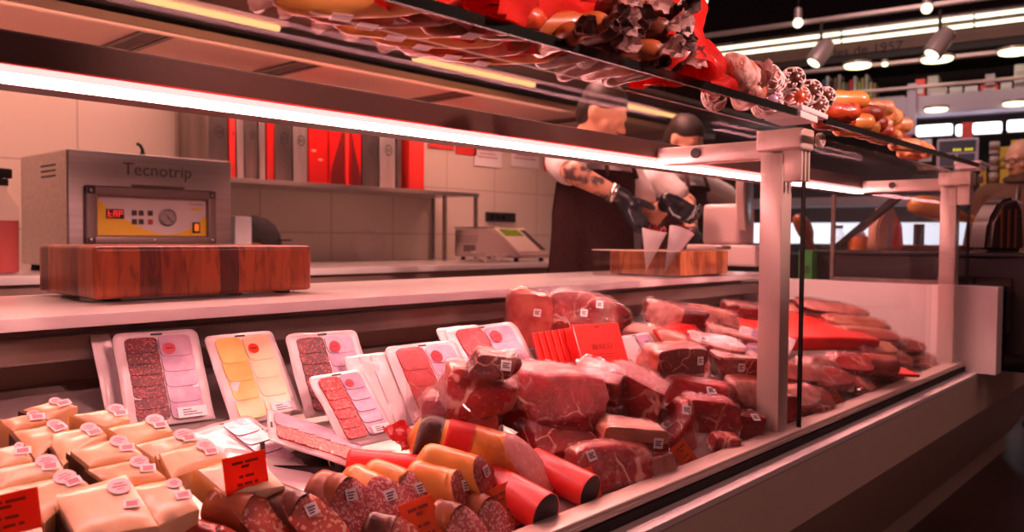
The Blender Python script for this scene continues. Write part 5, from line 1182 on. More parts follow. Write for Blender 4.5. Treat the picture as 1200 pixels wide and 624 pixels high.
def worker(lab, org, face, rs, re, rw, rhd, ls, le, lw, lhd, headfwd, look, tattoo=True, hcurl=(.5, .7), capcol='hair', rpn=(0, -1, -.4), lpn=(0, -1, -.3)):
    ox, oy = org; r = thing('person', lab, 'person', TRS((ox, oy, 0)))
    T = lambda q: Vector(q)-Vector((ox, oy, 0))
    rs, re, rw, ls, le, lw = [T(q) for q in (rs, re, rw, ls, le, lw)]; HC = Vector((headfwd[0], headfwd[1], 1.60))
    b = bmesh.new()
    ell(b, (0, 0, .93), .165, .115, .13); ell(b, (0, 0, 1.12), .155, .105, .17); ell(b, (0, -.005, 1.29), .175, .115, .15); cone(b, rs, ls, .062, .062)
    P, ro = head(b, HC, look)
    cone(b, (0, 0, 1.38), HC+Vector((0, .03, -.10)), .062, .054)
    for sx in (-1, 1): cone(b, (.09*sx, 0, .90), (.10*sx, -.01, .50), .088, .060); cone(b, (.10*sx, -.01, .50), (.10*sx, .01, .09), .056, .040); cone(b, (.10*sx, .02, .045), (.105*sx, -.15, .035), .042, .034)
    for s_, e_, w_, hd_, sd, cu, pn_ in ((rs, re, rw, rhd, 1, hcurl[0], rpn), (ls, le, lw, lhd, -1, hcurl[1], lpn)):
        cone(b, s_, e_, .052, .043); cone(b, e_, w_, .042, .028); hand(b, w_, hd_, pn_, sd, 1.0, cu)
    def asg(c):
        for e_, w_ in ((re, rw), (le, lw)):
            if tattoo and e_ is re:
                ax = (w_-e_); t = (c-e_).dot(ax)/ax.length_squared
                if -.25 < t < .93 and ((c-e_)-ax*t).length < .07: return 1
        return 0
    fuse('body', b, [M['skin'], M['tattoo']], r, .009, 3, asg)
    # t-shirt with short sleeves
    b = bmesh.new(); ell(b, (0, 0, 1.06), .178, .125, .16); ell(b, (0, 0, 1.16), .184, .130, .17); ell(b, (0, -.004, 1.27), .195, .134, .17); cone(b, rs, ls, .078, .078)
    for s_, e_ in ((rs, re), (ls, le)): cone(b, s_, s_.lerp(e_, .62), .074, .066)
    fuse('shirt', b, M['shirt'], r, .012, 2)
    b = bmesh.new(); ell(b, (0, 0, .93), .182, .132, .12)
    for sx in (-1, 1): cone(b, (.09*sx, 0, .90), (.10*sx, -.01, .50), .100, .078); cone(b, (.10*sx, -.01, .50), (.10*sx, .01, .10), .074, .062)
    fuse('trousers', b, M['trouser'], r, .013, 2)
    b = bmesh.new()
    for sx in (-1, 1): ell(b, (.10*sx, -.05, .04), .050, .135, .042)
    fuse('shoes', b, M['black'], r, .009, 2)
    # apron wrapped round the front, bib and skirt
    b = bmesh.new(); rows = ((.46, .25, .185, 2.1), (.70, .235, .170, 2.1), (.92, .222, .165, 2.1), (1.05, .212, .155, 2.05), (1.13, .208, .150, 2.0), (1.20, .208, .152, 1.95), (1.32, .212, .154, 1.7), (1.37, .208, .150, 1.2)); g = []
    for z, rx, ry, hw in rows: g.append([b.verts.new((rx*math.sin(a)*(1+.02*math.sin(a*9+z*4)), -ry*math.cos(a), z)) for a in [hw*(k/14-1) for k in range(29)]])
    for j in range(len(g)-1):
        for k in range(28): b.faces.new((g[j][k], g[j][k+1], g[j+1][k+1], g[j+1][k]))
    bmesh.ops.solidify(b, geom=b.faces[:], thickness=-.004); ap = obj('apron', b, M['apron'], r, True)
    b = bmesh.new()
    for sx in (-1, 1): tube(b, [(.10*sx, -.148, 1.345), (.085*sx, -.12, 1.44), (.06*sx, .0, 1.475), (0, .085, 1.45)], .011, 8, squash=.5)
    obj('neck_strap', b, M['apron'], ap, True)
    for w_, e_, hd_, sd, cu, pn_ in ((rw, re, rhd, 1, hcurl[0], rpn), (lw, le, lhd, -1, hcurl[1], lpn)):
        b = bmesh.new(); hand(b, w_, hd_, pn_, sd, 1.0, cu, .0030); cone(b, w_+(e_-w_).normalized()*.035, w_, .0345, .0325); fuse('glove', b, M['glove'], r, .006, 2)
    b = bmesh.new(); ell(b, P(0, -.022, .052), .083, .100, .083, ro); ell(b, P(0, -.06, .0), .074, .060, .085, ro); q = fuse('hair', b, M[capcol], r, .010, 2)
    return r, P
# server cutting ham into the cones
E1 = onY(672, 203, 1.12); W1 = onY(731, 233, .99); G1 = onY(784, 236, 1.02)
worker('person in white shirt and brown apron, tattooed arm and black gloves, filling paper cones', (2.66, 1.32), None, (2.46, 1.31, 1.40), E1, W1, (onY(752, 268, .93)-W1), (2.86, 1.31, 1.40), (2.86, 1.16, 1.19), G1, (.30, -.45, -.35), (0, -.05, 1.6), (.12, -.8, -.45), True, (.30, 1.0))
b = bmesh.new(); tube(b, [(0, 0, -.011), (0, 0, .011)], .036, 18); 
wt_ = tag(obj('wristwatch', b, M['steel'], None, True, Matrix.Translation(W1+(E1-W1).normalized()*.045) @ (E1-W1).to_track_quat('Z', 'Y').to_matrix().to_4x4()), 'steel wristwatch on the tattooed forearm above the black glove', 'watch')
# second server, further along
E2 = onY(862, 268, 1.22); 
worker('person in white shirt and dark apron bending by the slicer, further along the counter', (3.62, 1.52), None, (3.42, 1.50, 1.40), onY(806, 238, 1.36), onY(812, 278, 1.18), (.2, -.5, -.55), (3.82, 1.50, 1.40), onY(868, 238, 1.40), onY(876, 288, 1.26), (.05, -.45, -.6), (0, -.06, 1.6), (-.1, -.8, -.5), True, (.6, .6))
# customer at the end of the counter
cx_, cy_ = 5.535, .325
r = thing('person', 'person with grey hair, glasses and brown coat standing at the far end of the counter', 'person', TRS((cx_, cy_, 0)))
fw_ = Vector((-.72, .52, -.24)).normalized(); HC = Vector((0, 0, 1.585)); b = bmesh.new(); P, ro = head(b, HC, fw_)
cone(b, (0, 0, 1.34), HC+Vector((.03, 0, -.11)), .062, .054); ell(b, (0, 0, 1.20), .13, .19, .24); ell(b, (0, 0, .95), .12, .165, .16)
for s_ in (-1, 1):
    cone(b, (0, .09*s_, .90), (0, .10*s_, .48), .085, .06); cone(b, (0, .10*s_, .48), (.01, .10*s_, .09), .056, .04); cone(b, (.02, .10*s_, .045), (-.15, .105*s_, .035), .042, .034)
    cone(b, (0, .19*s_, 1.36), (-.02, .24*s_, 1.08), .055, .045); cone(b, (-.02, .24*s_, 1.08), (-.22, .20*s_, .98), .043, .03); hand(b, (-.22, .20*s_, .98), (-1, -.1*s_, -.15), (0, 0, -1), s_, 1.0, .6)
fuse('body', b, M['skin'], r, .008, 3)
b = bmesh.new(); ell(b, (0, 0, 1.20), .155, .225, .26); ell(b, (0, 0, .95), .16, .20, .24); ell(b, (0, 0, .80), .165, .205, .16); cone(b, (0, -.17, 1.38), (0, .17, 1.38), .075, .075); cone(b, (0.0, 0, 1.42), (.01, 0, 1.47), .082, .078)
for s_ in (-1, 1): cone(b, (0, .19*s_, 1.36), (-.02, .24*s_, 1.08), .075, .062); cone(b, (-.02, .24*s_, 1.08), (-.20, .205*s_, .985), .060, .046)
fuse('coat', b, M['coat'], r, .012, 2)
b = bmesh.new(); tube(b, [(.012+.088*math.cos(2*PI*k/20), .088*math.sin(2*PI*k/20), 1.475-.02*math.cos(2*PI*k/20)*-1) for k in range(21)], .012, 10, False); obj('collar', b, noisy('dark_collar', (.05, .03, .024), (.07, .04, .03), 60, .85, 0), r, True)
b = bmesh.new(); tube(b, [(-.100, 0, 1.43), (-.140, 0, 1.36), (-.160, 0, 1.22), (-.162, 0, 1.05), (-.164, 0, .84)], .006, 8); obj('zip', b, M['steel_dk'], r, True)
b = bmesh.new()
for s_ in (-1, 1): cone(b, (0, .09*s_, .85), (0, .10*s_, .48), .098, .075); cone(b, (0, .10*s_, .48), (.01, .10*s_, .10), .072, .06)
fuse('trousers', b, M['trouser'], r, .013, 2)
b = bmesh.new()
for s_ in (-1, 1): ell(b, (-.05, .10*s_, .04), .135, .050, .042)
fuse('shoes', b, M['black'], r, .009, 2)
b = bmesh.new(); ell(b, P(0, -.050, .040), .080, .078, .075, ro); ell(b, P(0, -.05, -.02), .081, .055, .055, ro); fuse('hair', b, M['hairgrey'], r, .009, 2)
b = bmesh.new()
for s_ in (-1, 1):
    tube(b, [P(.034*s_+.026*math.cos(2*PI*k/16), .104, .012+.019*math.sin(2*PI*k/16)) for k in range(17)], .0026, 6)
    tube(b, [P(.060*s_, .104, .016), P(.082*s_, .03, .014), P(.084*s_, -.02, .008)], .0026, 6)
tube(b, [P(-.009, .106, .014), P(.009, .106, .014)], .0026, 6)
gl = obj('glasses', b, M['blackgloss'], r, True)
# ------------------------------------------------------------------ the market stalls across the aisle
BO = CAM + ray(1000, 300)*7.0
BX = Vector((.156, -.987, 0)).normalized(); BN = Vector((.987, .156, 0)).normalized(); ZZ = Vector((0, 0, 1))
def bk(u, v, off=0.0):
    d = ray(u, v); o = BO+BN*off; return CAM + d*((o-CAM).dot(BN)/d.dot(BN))
def frame(u0, v0, u1, v1, off):
    """lower-left point, width along the stall front, height"""
    A = bk(u0, v1, off); B = bk(u1, v0, off); return A, (B-A).dot(BX), B.z-A.z
def bm4(p): return basis(p, BX, BN, ZZ)
def rect(name, label, cat, u0, v0, u1, v1, off, dep, mat, group=None, bev=.004):
    A, w, h = frame(u0, v0, u1, v1, off); b = bmesh.new(); rbox(b, 0, w, 0, dep, 0, h, min(bev, w*.2, h*.2), 1)
    o = obj(name, b, mat, None, False, bm4(A)); tag(o, label, cat, group); return o
M['bkdark'] = plain('stall_dark', (.030, .016, .014), .6)
M['bkbrown'] = noisy('fascia_brown', (.22, .10, .08), (.27, .13, .10), 3, .55, 0)
M['bkgrey'] = plain('shelf_grey', (.46, .36, .40), .4)
M['bklilac'] = plain('pale_lilac', (.62, .50, .62), .4)
M['lampw'] = emis('warm_white_lamp', (1, .86, .62), 2.4)
M['lampc'] = emis('cool_white_lamp', (.95, .92, 1.0), 3)
M['lampy'] = emis('yellow_white_lamp', (1, .93, .55), 3)
M['pipe'] = plain('pinkish_pipe', (.50, .34, .32), .35, .4)
# rear wall of the stall across the aisle
A, w_, h_ = frame(820, -60, 1500, 560, 1.3); b = bmesh.new(); box(b, -.5, w_, 0, .06, -A.z, h_-.2); o = obj('wall_far', b, M['bkdark'], None, False, bm4(A)); o['kind'] = 'structure'
# fascia with truss frieze, sign board, soffit
A, w_, h_ = frame(825, 66, 1290, 34, 0); 
def slab(name, v0a, v1a, off, dep, mat, u0=800, u1=1330):
    """horizontal beam between two image heights measured at u = 1000"""
    A = bk(1000, v1a, off); B = bk(1000, v0a, off); L0 = (bk(u0, v1a, off)-A).dot(BX); L1 = (bk(u1, v1a, off)-A).dot(BX)
    b = bmesh.new(); rbox(b, L0, L1, 0, dep, 0, B.z-A.z, .004, 1); o = obj(name, b, mat, None, False, bm4(A)); return o, A, L0, L1, B.z-A.z
o, A, L0, L1, hh = slab('trim_4', 30, 46, .25, .04, M['bkdark']); o['kind'] = 'structure'
fr = thing('frieze', 'row of pale panes between dark bars above the long light tubes', 'frieze', bm4(A+BN*-.02))
x = L0+.30; k = 0
while x < L1-.3:
    wv = (.22, .24, .10, .20, .18, .20, .30)[k % 7]; b = bmesh.new(); rbox(b, x, x+wv, 0, .018, hh*.15, hh*.85, .004, 1); obj('pane', b, M['bkbrown'] if k % 5 else M['bklilac'], fr); x += wv+.06; k += 1
o, A, L0, L1, hh = slab('fascia_board', 50, 63.5, .05, .05, M['bkbrown']); tag(o, 'brown fascia board with dark lettering under the light tubes', 'sign')
tb = bmesh.new(); pT = bk(1014, 58.5, .05); text(tb, 'des de 1957', .115, Euler((R_(90), 0, 0)).to_matrix().to_4x4(), 0, .002, sx=1.05)
prism(tb, [(-.32+.64*k/14, .105+.05*math.sin(PI*k/14)) for k in range(15)]+[(.32-.64*k/14, .12+.05*math.sin(PI*k/14)) for k in range(15)], -.002, .002, 'y')
lt_ = obj('lettering', tb, M['ink'], o, False); lt_.matrix_basis = bm4(A).inverted() @ bm4(pT-BN*.004)
o, A, L0, L1, hh = slab('trim_5', 64, 72, .06, .9, M['bkdark']); o['kind'] = 'structure'
# two parallel lines of long light tubes
for row, v in enumerate((37.5, 46.5)):
    for i, (ua, ub) in enumerate(((806, 823), (826, 985), (987, 1140), (1142, 1290)) if row == 0 else ((804, 832), (835, 985), (987, 1140), (1142, 1290))):
        pa = bk(1000, v, -.35+.12*row); xa = (bk(ua, v, -.35+.12*row)-pa).dot(BX); xb = (bk(ub, v, -.35+.12*row)-pa).dot(BX)
        nm_ = ['short stub at the red paper end', 'first long one from the red paper end', 'second long one from the red paper end', 'last one at the picture edge'][i]
        r = thing('light_tube', f'long glowing ceiling tube, {["upper", "lower"][row]} line, {nm_}', 'light', bm4(pa+BX*xa), 'long light tubes')
        b = bmesh.new(); rbox(b, 0, xb-xa, -.013, .013, -.013, .013, .004, 1); obj('diffuser', b, M['lampw'], r)
        b = bmesh.new(); rbox(b, -.005, xb-xa+.005, -.018, .018, .0135, .030, .003, 1); obj('housing', b, M['steel_dk'], r)
# ceiling rail with glowing bulbs
o, A, L0, L1, hh = slab('ceiling_rail', 15, 20, -.5, .05, M['pipe'], 790, 1250); tag(o, 'thin pinkish rail under the black ceiling carrying round bulbs', 'rail')
for i, (u, v) in enumerate(((805, 42), (824, 1), (935, 27), (1086, 10))):
    p = bk(u, v, -.55); r = thing('ceiling_bulb', ['round glowing bulb beside the tall red paper', 'round glowing bulb high in the black ceiling', 'round glowing bulb over the netted salamis', 'round glowing bulb near the ribbed spotlight'][i], 'lamp', TRS(p), 'ceiling bulbs')
    b = bmesh.new(); bmesh.ops.create_icosphere(b, subdivisions=3, radius=.040); obj('globe', b, M['lampw'], r, True)
    b = bmesh.new(); lathe(b, [(.030, .036), (.034, .05), (.030, .12), (.010, .13)], 16); obj('socket', b, M['pipe'], r, 'auto')
    b = bmesh.new(); tube(b, [(0, 0, .12), (0, 0, .30 if i != 1 else .5)], .006, 6); obj('stem', b, M['bkdark'], r)
for i, (u, v, dx_) in enumerate(((962, 62, -.06), (1101, 51, -.03))):
    p = bk(u, v, -.9); r = thing('track_spotlight', ['tilted pink spotlight above the netted salamis', 'ribbed pink spotlight over the far shelf'][i], 'spotlight', TRS(p), 'track spotlights')
    q = Vector((-.42, .34, -.74)).to_track_quat('-Z', 'Y').to_matrix().to_4x4()
    b = bmesh.new(); lathe(b, [(.066, -.10), (.070, -.098), (.070, .05), (.062, .07)]+([(.062, .075), (.067, .078), (.062, .086), (.067, .092), (.054, .11)] if i else [(.05, .105)]), 24); obj('can', b, M['pipe'], r, 'auto', q)
    b = bmesh.new(); lathe(b, [(.044, -.106), (.050, -.104), (.050, -.099)], 20); obj('lens', b, M['lampw'], r, 'auto', q)
    b = bmesh.new(); tube(b, [(0, 0, .06), (0, .0, .24)], .012, 8); obj('arm', b, M['bkdark'], r)
# grey pipe with oval lamps, canopy shelf with oval lamps
o, A, L0, L1, hh = slab('lamp_rail', 76, 80.5, -.05, .06, M['pipe'], 860, 1290); tag(o, 'grey rail with flat oval lamps under the brown fascia board', 'rail')
for i, (u, v, w_) in enumerate(((1005, 76.5, .22), (1098, 69, .24), (1190, 60, .24), (1037, 74, .05))):
    p = bk(u, v, -.10); b = bmesh.new(); lathe(b, [(w_*.5, 0), (w_*.46, -.018), (w_*.3, -.026)], 24, 0); 
    r = thing('oval_lamp', ['flat oval lamp on the grey rail nearest the tilted spotlight', 'flat oval lamp on the grey rail below the ribbed spotlight', 'flat oval lamp on the grey rail at the picture edge', 'tiny lit lamp on the grey rail between two ovals'][i], 'lamp', TRS(p), 'oval lamps'); obj('lens', b, M['lampy'], r, 'auto')
    b = bmesh.new(); lathe(b, [(w_*.54, .001), (w_*.54, .02), (w_*.4, .03)], 24); obj('collar', b, M['pipe'], r, 'auto')
o, A, L0, L1, hh = slab('shelf_board', 119, 139, -.02, .75, M['bklilac'], 1018, 1330); tag(o, 'pale lilac shelf canopy carrying boxes', 'shelf')
for i, (u, v) in enumerate(((1097, 128), (1190, 121))):
    p = bk(u, v, -.06); r = thing('oval_lamp', ['recessed oval lamp in the lilac canopy above the screen', 'recessed oval lamp in the lilac canopy at the picture edge'][i], 'lamp', TRS(p), 'oval lamps')
    b = bmesh.new(); lathe(b, [(.085, 0), (.080, -.015), (.05, -.022)], 24); obj('lens', b, M['lampy'], r, 'auto'); b = bmesh.new(); lathe(b, [(.095, .001), (.095, .02), (.07, .025)], 24); obj('collar', b, M['pipe'], r, 'auto')
o, A, L0, L1, hh = slab('guard_rail', 106.5, 110, -.12, .04, M['pipe'], 955, 1330); tag(o, 'long thin rail in front of the boxes above the canopy', 'rail')
p0 = bk(1067, 158, -.10); p1 = bk(1067, 98, -.10); b = bmesh.new(); rbox(b, -.035, .035, 0, .05, 0, p1.z-p0.z, .006); tag(obj('support_post', b, M['bklilac'], None, False, bm4(p0)), 'lilac upright post holding the guard rail', 'post')
# goods above the canopy
cols = {'g': M['bkgrey'], 'w': plain('box_white', (.68, .58, .62), .5), 'r': M['red'], 'd': M['bkdark'], 'b': plain('box_blue', (.10, .13, .24), .5), 'y': plain('box_olive', (.40, .34, .10), .5), 'n': plain('box_brown', (.26, .12, .08), .5)}
cn_ = {'g': 'grey', 'w': 'white', 'r': 'red', 'd': 'black', 'b': 'blue', 'y': 'olive', 'n': 'brown'}
side = [(1072, 92, 1084, 116, 'r'), (1086, 88, 1100, 112, 'w'), (1087, 102, 1110, 118, 'g'), (1112, 101, 1128, 117, 'w'), (1130, 100, 1146, 116, 'w'), (1148, 98, 1170, 108, 'r'), (1154, 86, 1166, 98, 'g'), (1172, 96, 1186, 112, 'w'), (1188, 74, 1206, 95, 'w'), (1188, 96, 1204, 110, 'g')]
for i, (u0, v0, u1, v1, c) in enumerate(side):
    o = rect('box', f'{cn_[c]} box above the lilac canopy, ' + ['standing by the upright post', 'tall, second from the post', 'wide, third from the post', 'fourth from the post', 'fifth from the post', 'flat and bright by the oval lamp', 'small, on top of the flat red one', 'sixth from the post', 'big, near the picture edge', 'low, near the picture edge'][i], 'box', u0, v0, u1, v1+2, .12+.05*(i % 2), .22, cols[c], 'boxes above the canopy')
    b = bmesh.new(); A, w_, h_ = frame(u0, v0, u1, v1+2, .12); rbox(b, w_*.15, w_*.85, -.003, .0, h_*.30, h_*.62, .001, 1); obj('label_patch', b, cols['w' if c != 'w' else 'g'], o)
for i in range(15):
    u0 = 958+i*4.6; c = 'gbwdngybrwyygyn'[i]; hgt = (16, 20, 24, 18, 22, 26, 17)[i % 7]
    o = rect('carton', f'narrow {cn_[c]} carton on the far shelf behind the chorizos, ' + ['first', 'second', 'third', 'fourth', 'fifth', 'sixth', 'seventh', 'middle', 'seventh from last', 'sixth from last', 'fifth from last', 'fourth from last', 'third from last', 'next to last', 'last'][i] + ' before the post', 'box', u0, 113-hgt, u0+4.2, 115, .15, .18, cols[c], 'cartons on the far shelf')
o, A, L0, L1, hh = slab('far_shelf', 117, 121, .10, .5, M['bkgrey'], 880, 1060); tag(o, 'grey shelf board behind the chorizos', 'shelf')
# dark band, fluorescent tubes, red posters, price screen
o, A, L0, L1, hh = slab('trim_6', 141, 158, .35, .05, M['bkdark'], 900, 1330); o['kind'] = 'structure'
for i, (ua, ub, v) in enumerate(((1040, 1056, 156), (1074, 1116, 154), (1120, 1134, 153), (1140, 1174, 151), (1180, 1225, 148))):
    a = bk(ua, v, .15); r = thing('fluorescent_lamp', ['short white tube behind the tan sausages', 'long white tube left of the second red poster', 'short white tube left against the red poster', 'white tube right of the red poster', 'white tube at the picture edge beside the customer'][i], 'lamp', bm4(a), 'white fluorescent tubes')
    ln_ = (bk(ub, v, .15)-a).dot(BX); b = bmesh.new(); rbox(b, 0, ln_, -.03, .03, -.045, .045, .02, 3); obj('tube', b, M['lampc'], r, 'auto'); b = bmesh.new(); rbox(b, 0, ln_, .0305, .05, -.05, .05, .004, 1); obj('backplate', b, M['bkgrey'], r)
for i, (u0, v0, u1, v1) in enumerate(((1052, 148, 1068, 166), (1126, 143, 1140, 186))): rect('poster', ['red poster hanging behind the tan sausages', 'red poster hanging beside the price screen'][i], 'poster', u0, v0, u1, v1, .08, .015, M['redpaper'])
A, w_, h_ = frame(1097, 161, 1147, 197, -.15); sc_ = thing('price_screen', 'grey-framed scale screen showing yellow figures', 'screen', bm4(A))
b = bmesh.new(); rbox(b, 0, w_, 0, .05, 0, h_, .01, 2); obj('frame', b, M['bklilac'], sc_)
b = bmesh.new(); rbox(b, w_*.06, w_*.94, -.006, 0, h_*.52, h_*.93, .003, 1); up_ = obj('upper_display', b, plain('screen_dark', (.03, .04, .07), .3), sc_)
for i in range(2):
    b = bmesh.new(); rbox(b, w_*(.08+.44*i), w_*(.46+.46*i), -.006, 0, h_*.05, h_*.46, .003, 1); obj('lower_display', b, plain('screen_blue', (.06, .07, .13), .3), sc_)
for k0 in (0, 4):
    b = bmesh.new()
    for k in range(k0, k0+3): box(b, w_*(.40+.07*k), w_*(.45+.07*k), -.009, -.006, h_*.56, h_*.64)
    obj('lettering', b, emis('yellow_figures', (.9, .7, .05), .9), up_)
b = bmesh.new(); rbox(b, w_*.42, w_*.58, .0, .05, -.30, -.0, .01); obj('stand', b, M['bkgrey'], sc_)
o = rect('white_sheet', 'white sheet behind the tan sausages under the lamps', 'paper', 1076, 163, 1092, 190, .1, .01, cols['w'])
# stacks by the customer
for i, (u0, v0, u1, v1, c, lab) in enumerate(((1159, 166, 1172, 181, 'w', 'pale tin topmost in the column beside the yellow boxes'), (1159, 183, 1171, 200, 'w', 'pale tin, middle of the column beside the yellow boxes'), (1158, 202, 1170, 221, 'w', 'pale tin, lowest of the column beside the yellow boxes'))):
    A, w_, h_ = frame(u0, v0, u1, v1, .0); r = thing('tin', lab, 'tin', bm4(A+BX*w_/2), 'column of pale tins'); b = bmesh.new(); lathe(b, [(w_*.46, 0), (w_*.5, .006), (w_*.5, h_*.9), (w_*.46, h_)], 20); obj('can', b, plain('tin_pink', (.62, .42, .40), .4), r, 'auto')
    b = bmesh.new(); lathe(b, [(w_*.505, h_*.3), (w_*.505, h_*.7)], 20); obj('band', b, cols['n'], r)
M['yel'] = plain('yellow_card', (.74, .46, .03), .45)
for i, (u0, v0, u1, v1, lab) in enumerate(((1171, 172, 1183, 196, 'yellow box, upper left of the yellow stack'), (1184, 190, 1196, 218, 'yellow box partly behind the customer'), (1171, 198, 1183, 220, 'yellow box, lower left of the yellow stack'), (1184, 164, 1196, 188, 'yellow box beside the customer forehead'), (1148, 199, 1156, 220, 'small yellow and red jar under the price screen'))):
    o = rect('yellow_box', lab, 'box', u0, v0, u1, v1, .0, .15, M['yel'], 'yellow boxes'); A, w_, h_ = frame(u0, v0, u1, v1, 0)
    b = bmesh.new(); rbox(b, w_*.3, w_*.7, -.003, 0, h_*.25, h_*.5, .002, 1); obj('emblem', b, cols['n'] if i < 4 else M['red'], o)
# lit fish counter behind
A, w_, h_ = frame(920, 222, 1330, 345, .25); fc = thing('far_counter', 'dark counter across the aisle with bright lit glass top', 'counter', bm4(A))
b = bmesh.new(); rbox(b, -.6, w_, 0, .8, -A.z, h_*.42, .01); obj('body', b, M['bkdark'], fc)
b = bmesh.new(); rbox(b, -.6, w_, .35, .40, h_*.52, h_*.74, .01); obj('lit_back', b, emis('case_light', (.80, .84, 1.0), 1.5), fc)
b = bmesh.new(); rbox(b, -.6, w_, 0, .5, h_*.90, h_*.985, .006); obj('top_rail', b, M['bkgrey'], fc)
b = bmesh.new(); rbox(b, -.6, w_, .0, .012, h_*.42, h_*.80, .002, 1); obj('glass', b, M['glass'], fc)
for i, (u0, u1, c) in enumerate(((1146, 1166, 'w'), (1168, 1180, 'r'), (1182, 1200, 'w'))): rect('shelf_sign', ['white printed strip on the far counter left of a red one', 'red strip between two white strips on the far counter', 'white printed strip on the far counter beside the customer'][i], 'sign', u0, 219, u1, 232, .20, .012, cols[c])
# palm-like greenery under the screen
p = bk(1120, 205, .1); b = bmesh.new()
for k in range(46):
    a = rnd.uniform(-1.3, 1.3); l = rnd.uniform(.10, .24); x = rnd.uniform(-.30, .30); pts = [Vector((x, 0, 0)), Vector((x+math.sin(a)*l*.5, -.03, l*.35)), Vector((x+math.sin(a)*l, -.06, l*.28))]
    w2 = .016; vs0 = []
    for j, q in enumerate(pts): ww = w2*(1-.45*j); vs0.append((b.verts.new(q+Vector((0, 0, -ww))), b.verts.new(q+Vector((0, -.006, ww)))))
    for j in range(2): b.faces.new((vs0[j][0], vs0[j+1][0], vs0[j+1][1], vs0[j][1]))
bmesh.ops.solidify(b, geom=b.faces[:], thickness=.002); o = tag(obj('potted_greens', b, plain('leaf_green', (.03, .10, .025), .5), None, False, bm4(p)), 'dark green leafy plant under the price screen', 'plant')
b = bmesh.new(); rbox(b, -.32, .32, -.06, .10, -.10, .005, .01); obj('planter', b, M['bkdark'], o)

# ------------------------------------------------------------------ black cabinet and things at the end of the counter
r = thing('black_cabinet', 'black cabinet standing at the end of the glass counter', 'cabinet', TRS((2.955, -.20, ZL+.001)))
b = bmesh.new(); rbox(b, .01, .50, .0, .74, .03, .365, .006); obj('body', b, M['black'], r)
b = bmesh.new(); rbox(b, 0, .51, -.015, .75, 0, .055, .008, 3); obj('base_rim', b, M['blackgloss'], r, 'auto')
b = bmesh.new(); rbox(b, .0, .51, -.01, .75, .366, .380, .004); obj('top_plate', b, M['black'], r)
b = bmesh.new(); rbox(b, .002, .0095, .08, .30, .12, .30, .002, 1); rp = obj('door', b, M['blackgloss'], r); b = bmesh.new(); rbox(b, -.008, .002, .27, .285, .18, .24, .003); obj('handle', b, M['steel_dk'], rp)
CT = ZL+.382
r = thing('shoulder_bag', 'dark bag with brown stripes standing on the black cabinet', 'bag', TRS((3.09, -.045, CT), -30) @ Matrix.Scale(.85, 4))
b = bmesh.new(); prism(b, [(-.10, 0), (.10, 0), (.085, .17), (.05, .22), (-.03, .20), (-.085, .12)], -.05, .05, 'y'); bmesh.ops.bevel(b, geom=b.edges[:], offset=.018, segments=3, affect='EDGES'); obj('body', b, plain('dark_leather', (.035, .018, .018), .45), r, 'auto')
for x in (-.035, .0, .035):
    b = bmesh.new(); rbox(b, x-.007, x+.007, -.0535, -.0505, .015, .165, .001, 1); obj('brown_strap', b, plain('brown_leather', (.24, .075, .03), .45), r)
b = bmesh.new(); rbox(b, .0, .075, -.03, .03, .205, .222, .006); obj('highlight_slab', b, M['panel_white'], r, False, Matrix.Translation((-.02, 0, -.002)) @ Euler((0, R_(12), 0)).to_matrix().to_4x4())  # pale slab imitates a white highlight on the bag's shoulder
def hamleg(lab, p, rot, s=1.0, mats=('cas_gold', 'fat')):
    r = thing('cured_ham', lab, 'ham', Matrix.Translation(p) @ Euler([R_(q) for q in rot]).to_matrix().to_4x4(), 'whole cured hams')
    b = bmesh.new(); tube(b, [Vector(q)*s for q in ((-.02, 0, 0), (0, 0, 0), (.04, 0, .004), (.12, .0, .008), (.20, 0, .004), (.27, .01, 0), (.34, .015, -.002), (.42, .015, 0), (.46, .015, .002))], [q*s for q in (.02, .06, .085, .10, .090, .060, .038, .028, .024)], 20, squash=.72)
    for v_ in b.verts: q = nz(v_.co, 9, 2); v_.co += q*.008*s
    obj('flesh', b, M[mats[0]], r, True)
    b = bmesh.new(); tube(b, [Vector(q)*s for q in ((.45, .015, .002), (.48, .015, .002), (.51, .012, .004), (.53, .01, .004))], [q*s for q in (.026, .030, .024, .010)], 12); obj('hoof', b, M['black'], r, True)
    b = bmesh.new(); tube(b, [Vector((.43*s+.003*math.cos(k), .015*s+.030*s*math.cos(2*PI*k/14), .030*s*math.sin(2*PI*k/14))) for k in range(15)], .003, 5); obj('string', b, M['twine'], r, True); return r
pH = onX(1068, 240, 3.30); hamleg('orange cured ham lying on its wooden stand, behind the far glass post', pH, (0, 14, -52), .62, ('cas_or', 'fat'))
st = thing('ham_stand', 'small dark wooden ham stand on the black cabinet', 'stand', TRS((pH.x-.02, pH.y-.03, CT), -52))
b = bmesh.new(); rbox(b, -.08, .26, -.06, .06, 0, .02, .004); obj('base', b, M['wood'], st)
b = bmesh.new(); rbox(b, -.01, .02, -.015, .015, .02, pH.z-CT-.075, .003); obj('upright', b, M['bkdark'], st)
b = bmesh.new(); rbox(b, .21, .24, -.015, .015, .02, pH.z-CT-.15, .003); obj('front_upright', b, M['bkdark'], st)
hamleg('dark brown cured ham hanging tip-down right of the white post', onX(945, 262, 3.25)+Vector((0, .04, .03)), (0, 62, -40), .42, ('cas_br', 'fat'))
p = onX(985, 320, 3.02); r = thing('sloped_board', 'black sloping board leaning behind the end glass pane', 'board', TRS((3.02, .36, CT), 0))
b = bmesh.new(); prism(b, [(.30, 0), (.33, 0), (.10, .20), (.07, .20)], 0, .05, 'x'); obj('panel', b, M['black'], r); b = bmesh.new(); rbox(b, .0, .05, .28, .36, -.0, .012, .003); obj('foot', b, M['black'], r); r.location.y = .16
p = onX(1034, 298, 3.12); r = thing('carrier_bag', 'beige paper bag with red side behind the end glass pane', 'bag', TRS((3.14, p.y, CT), -38))
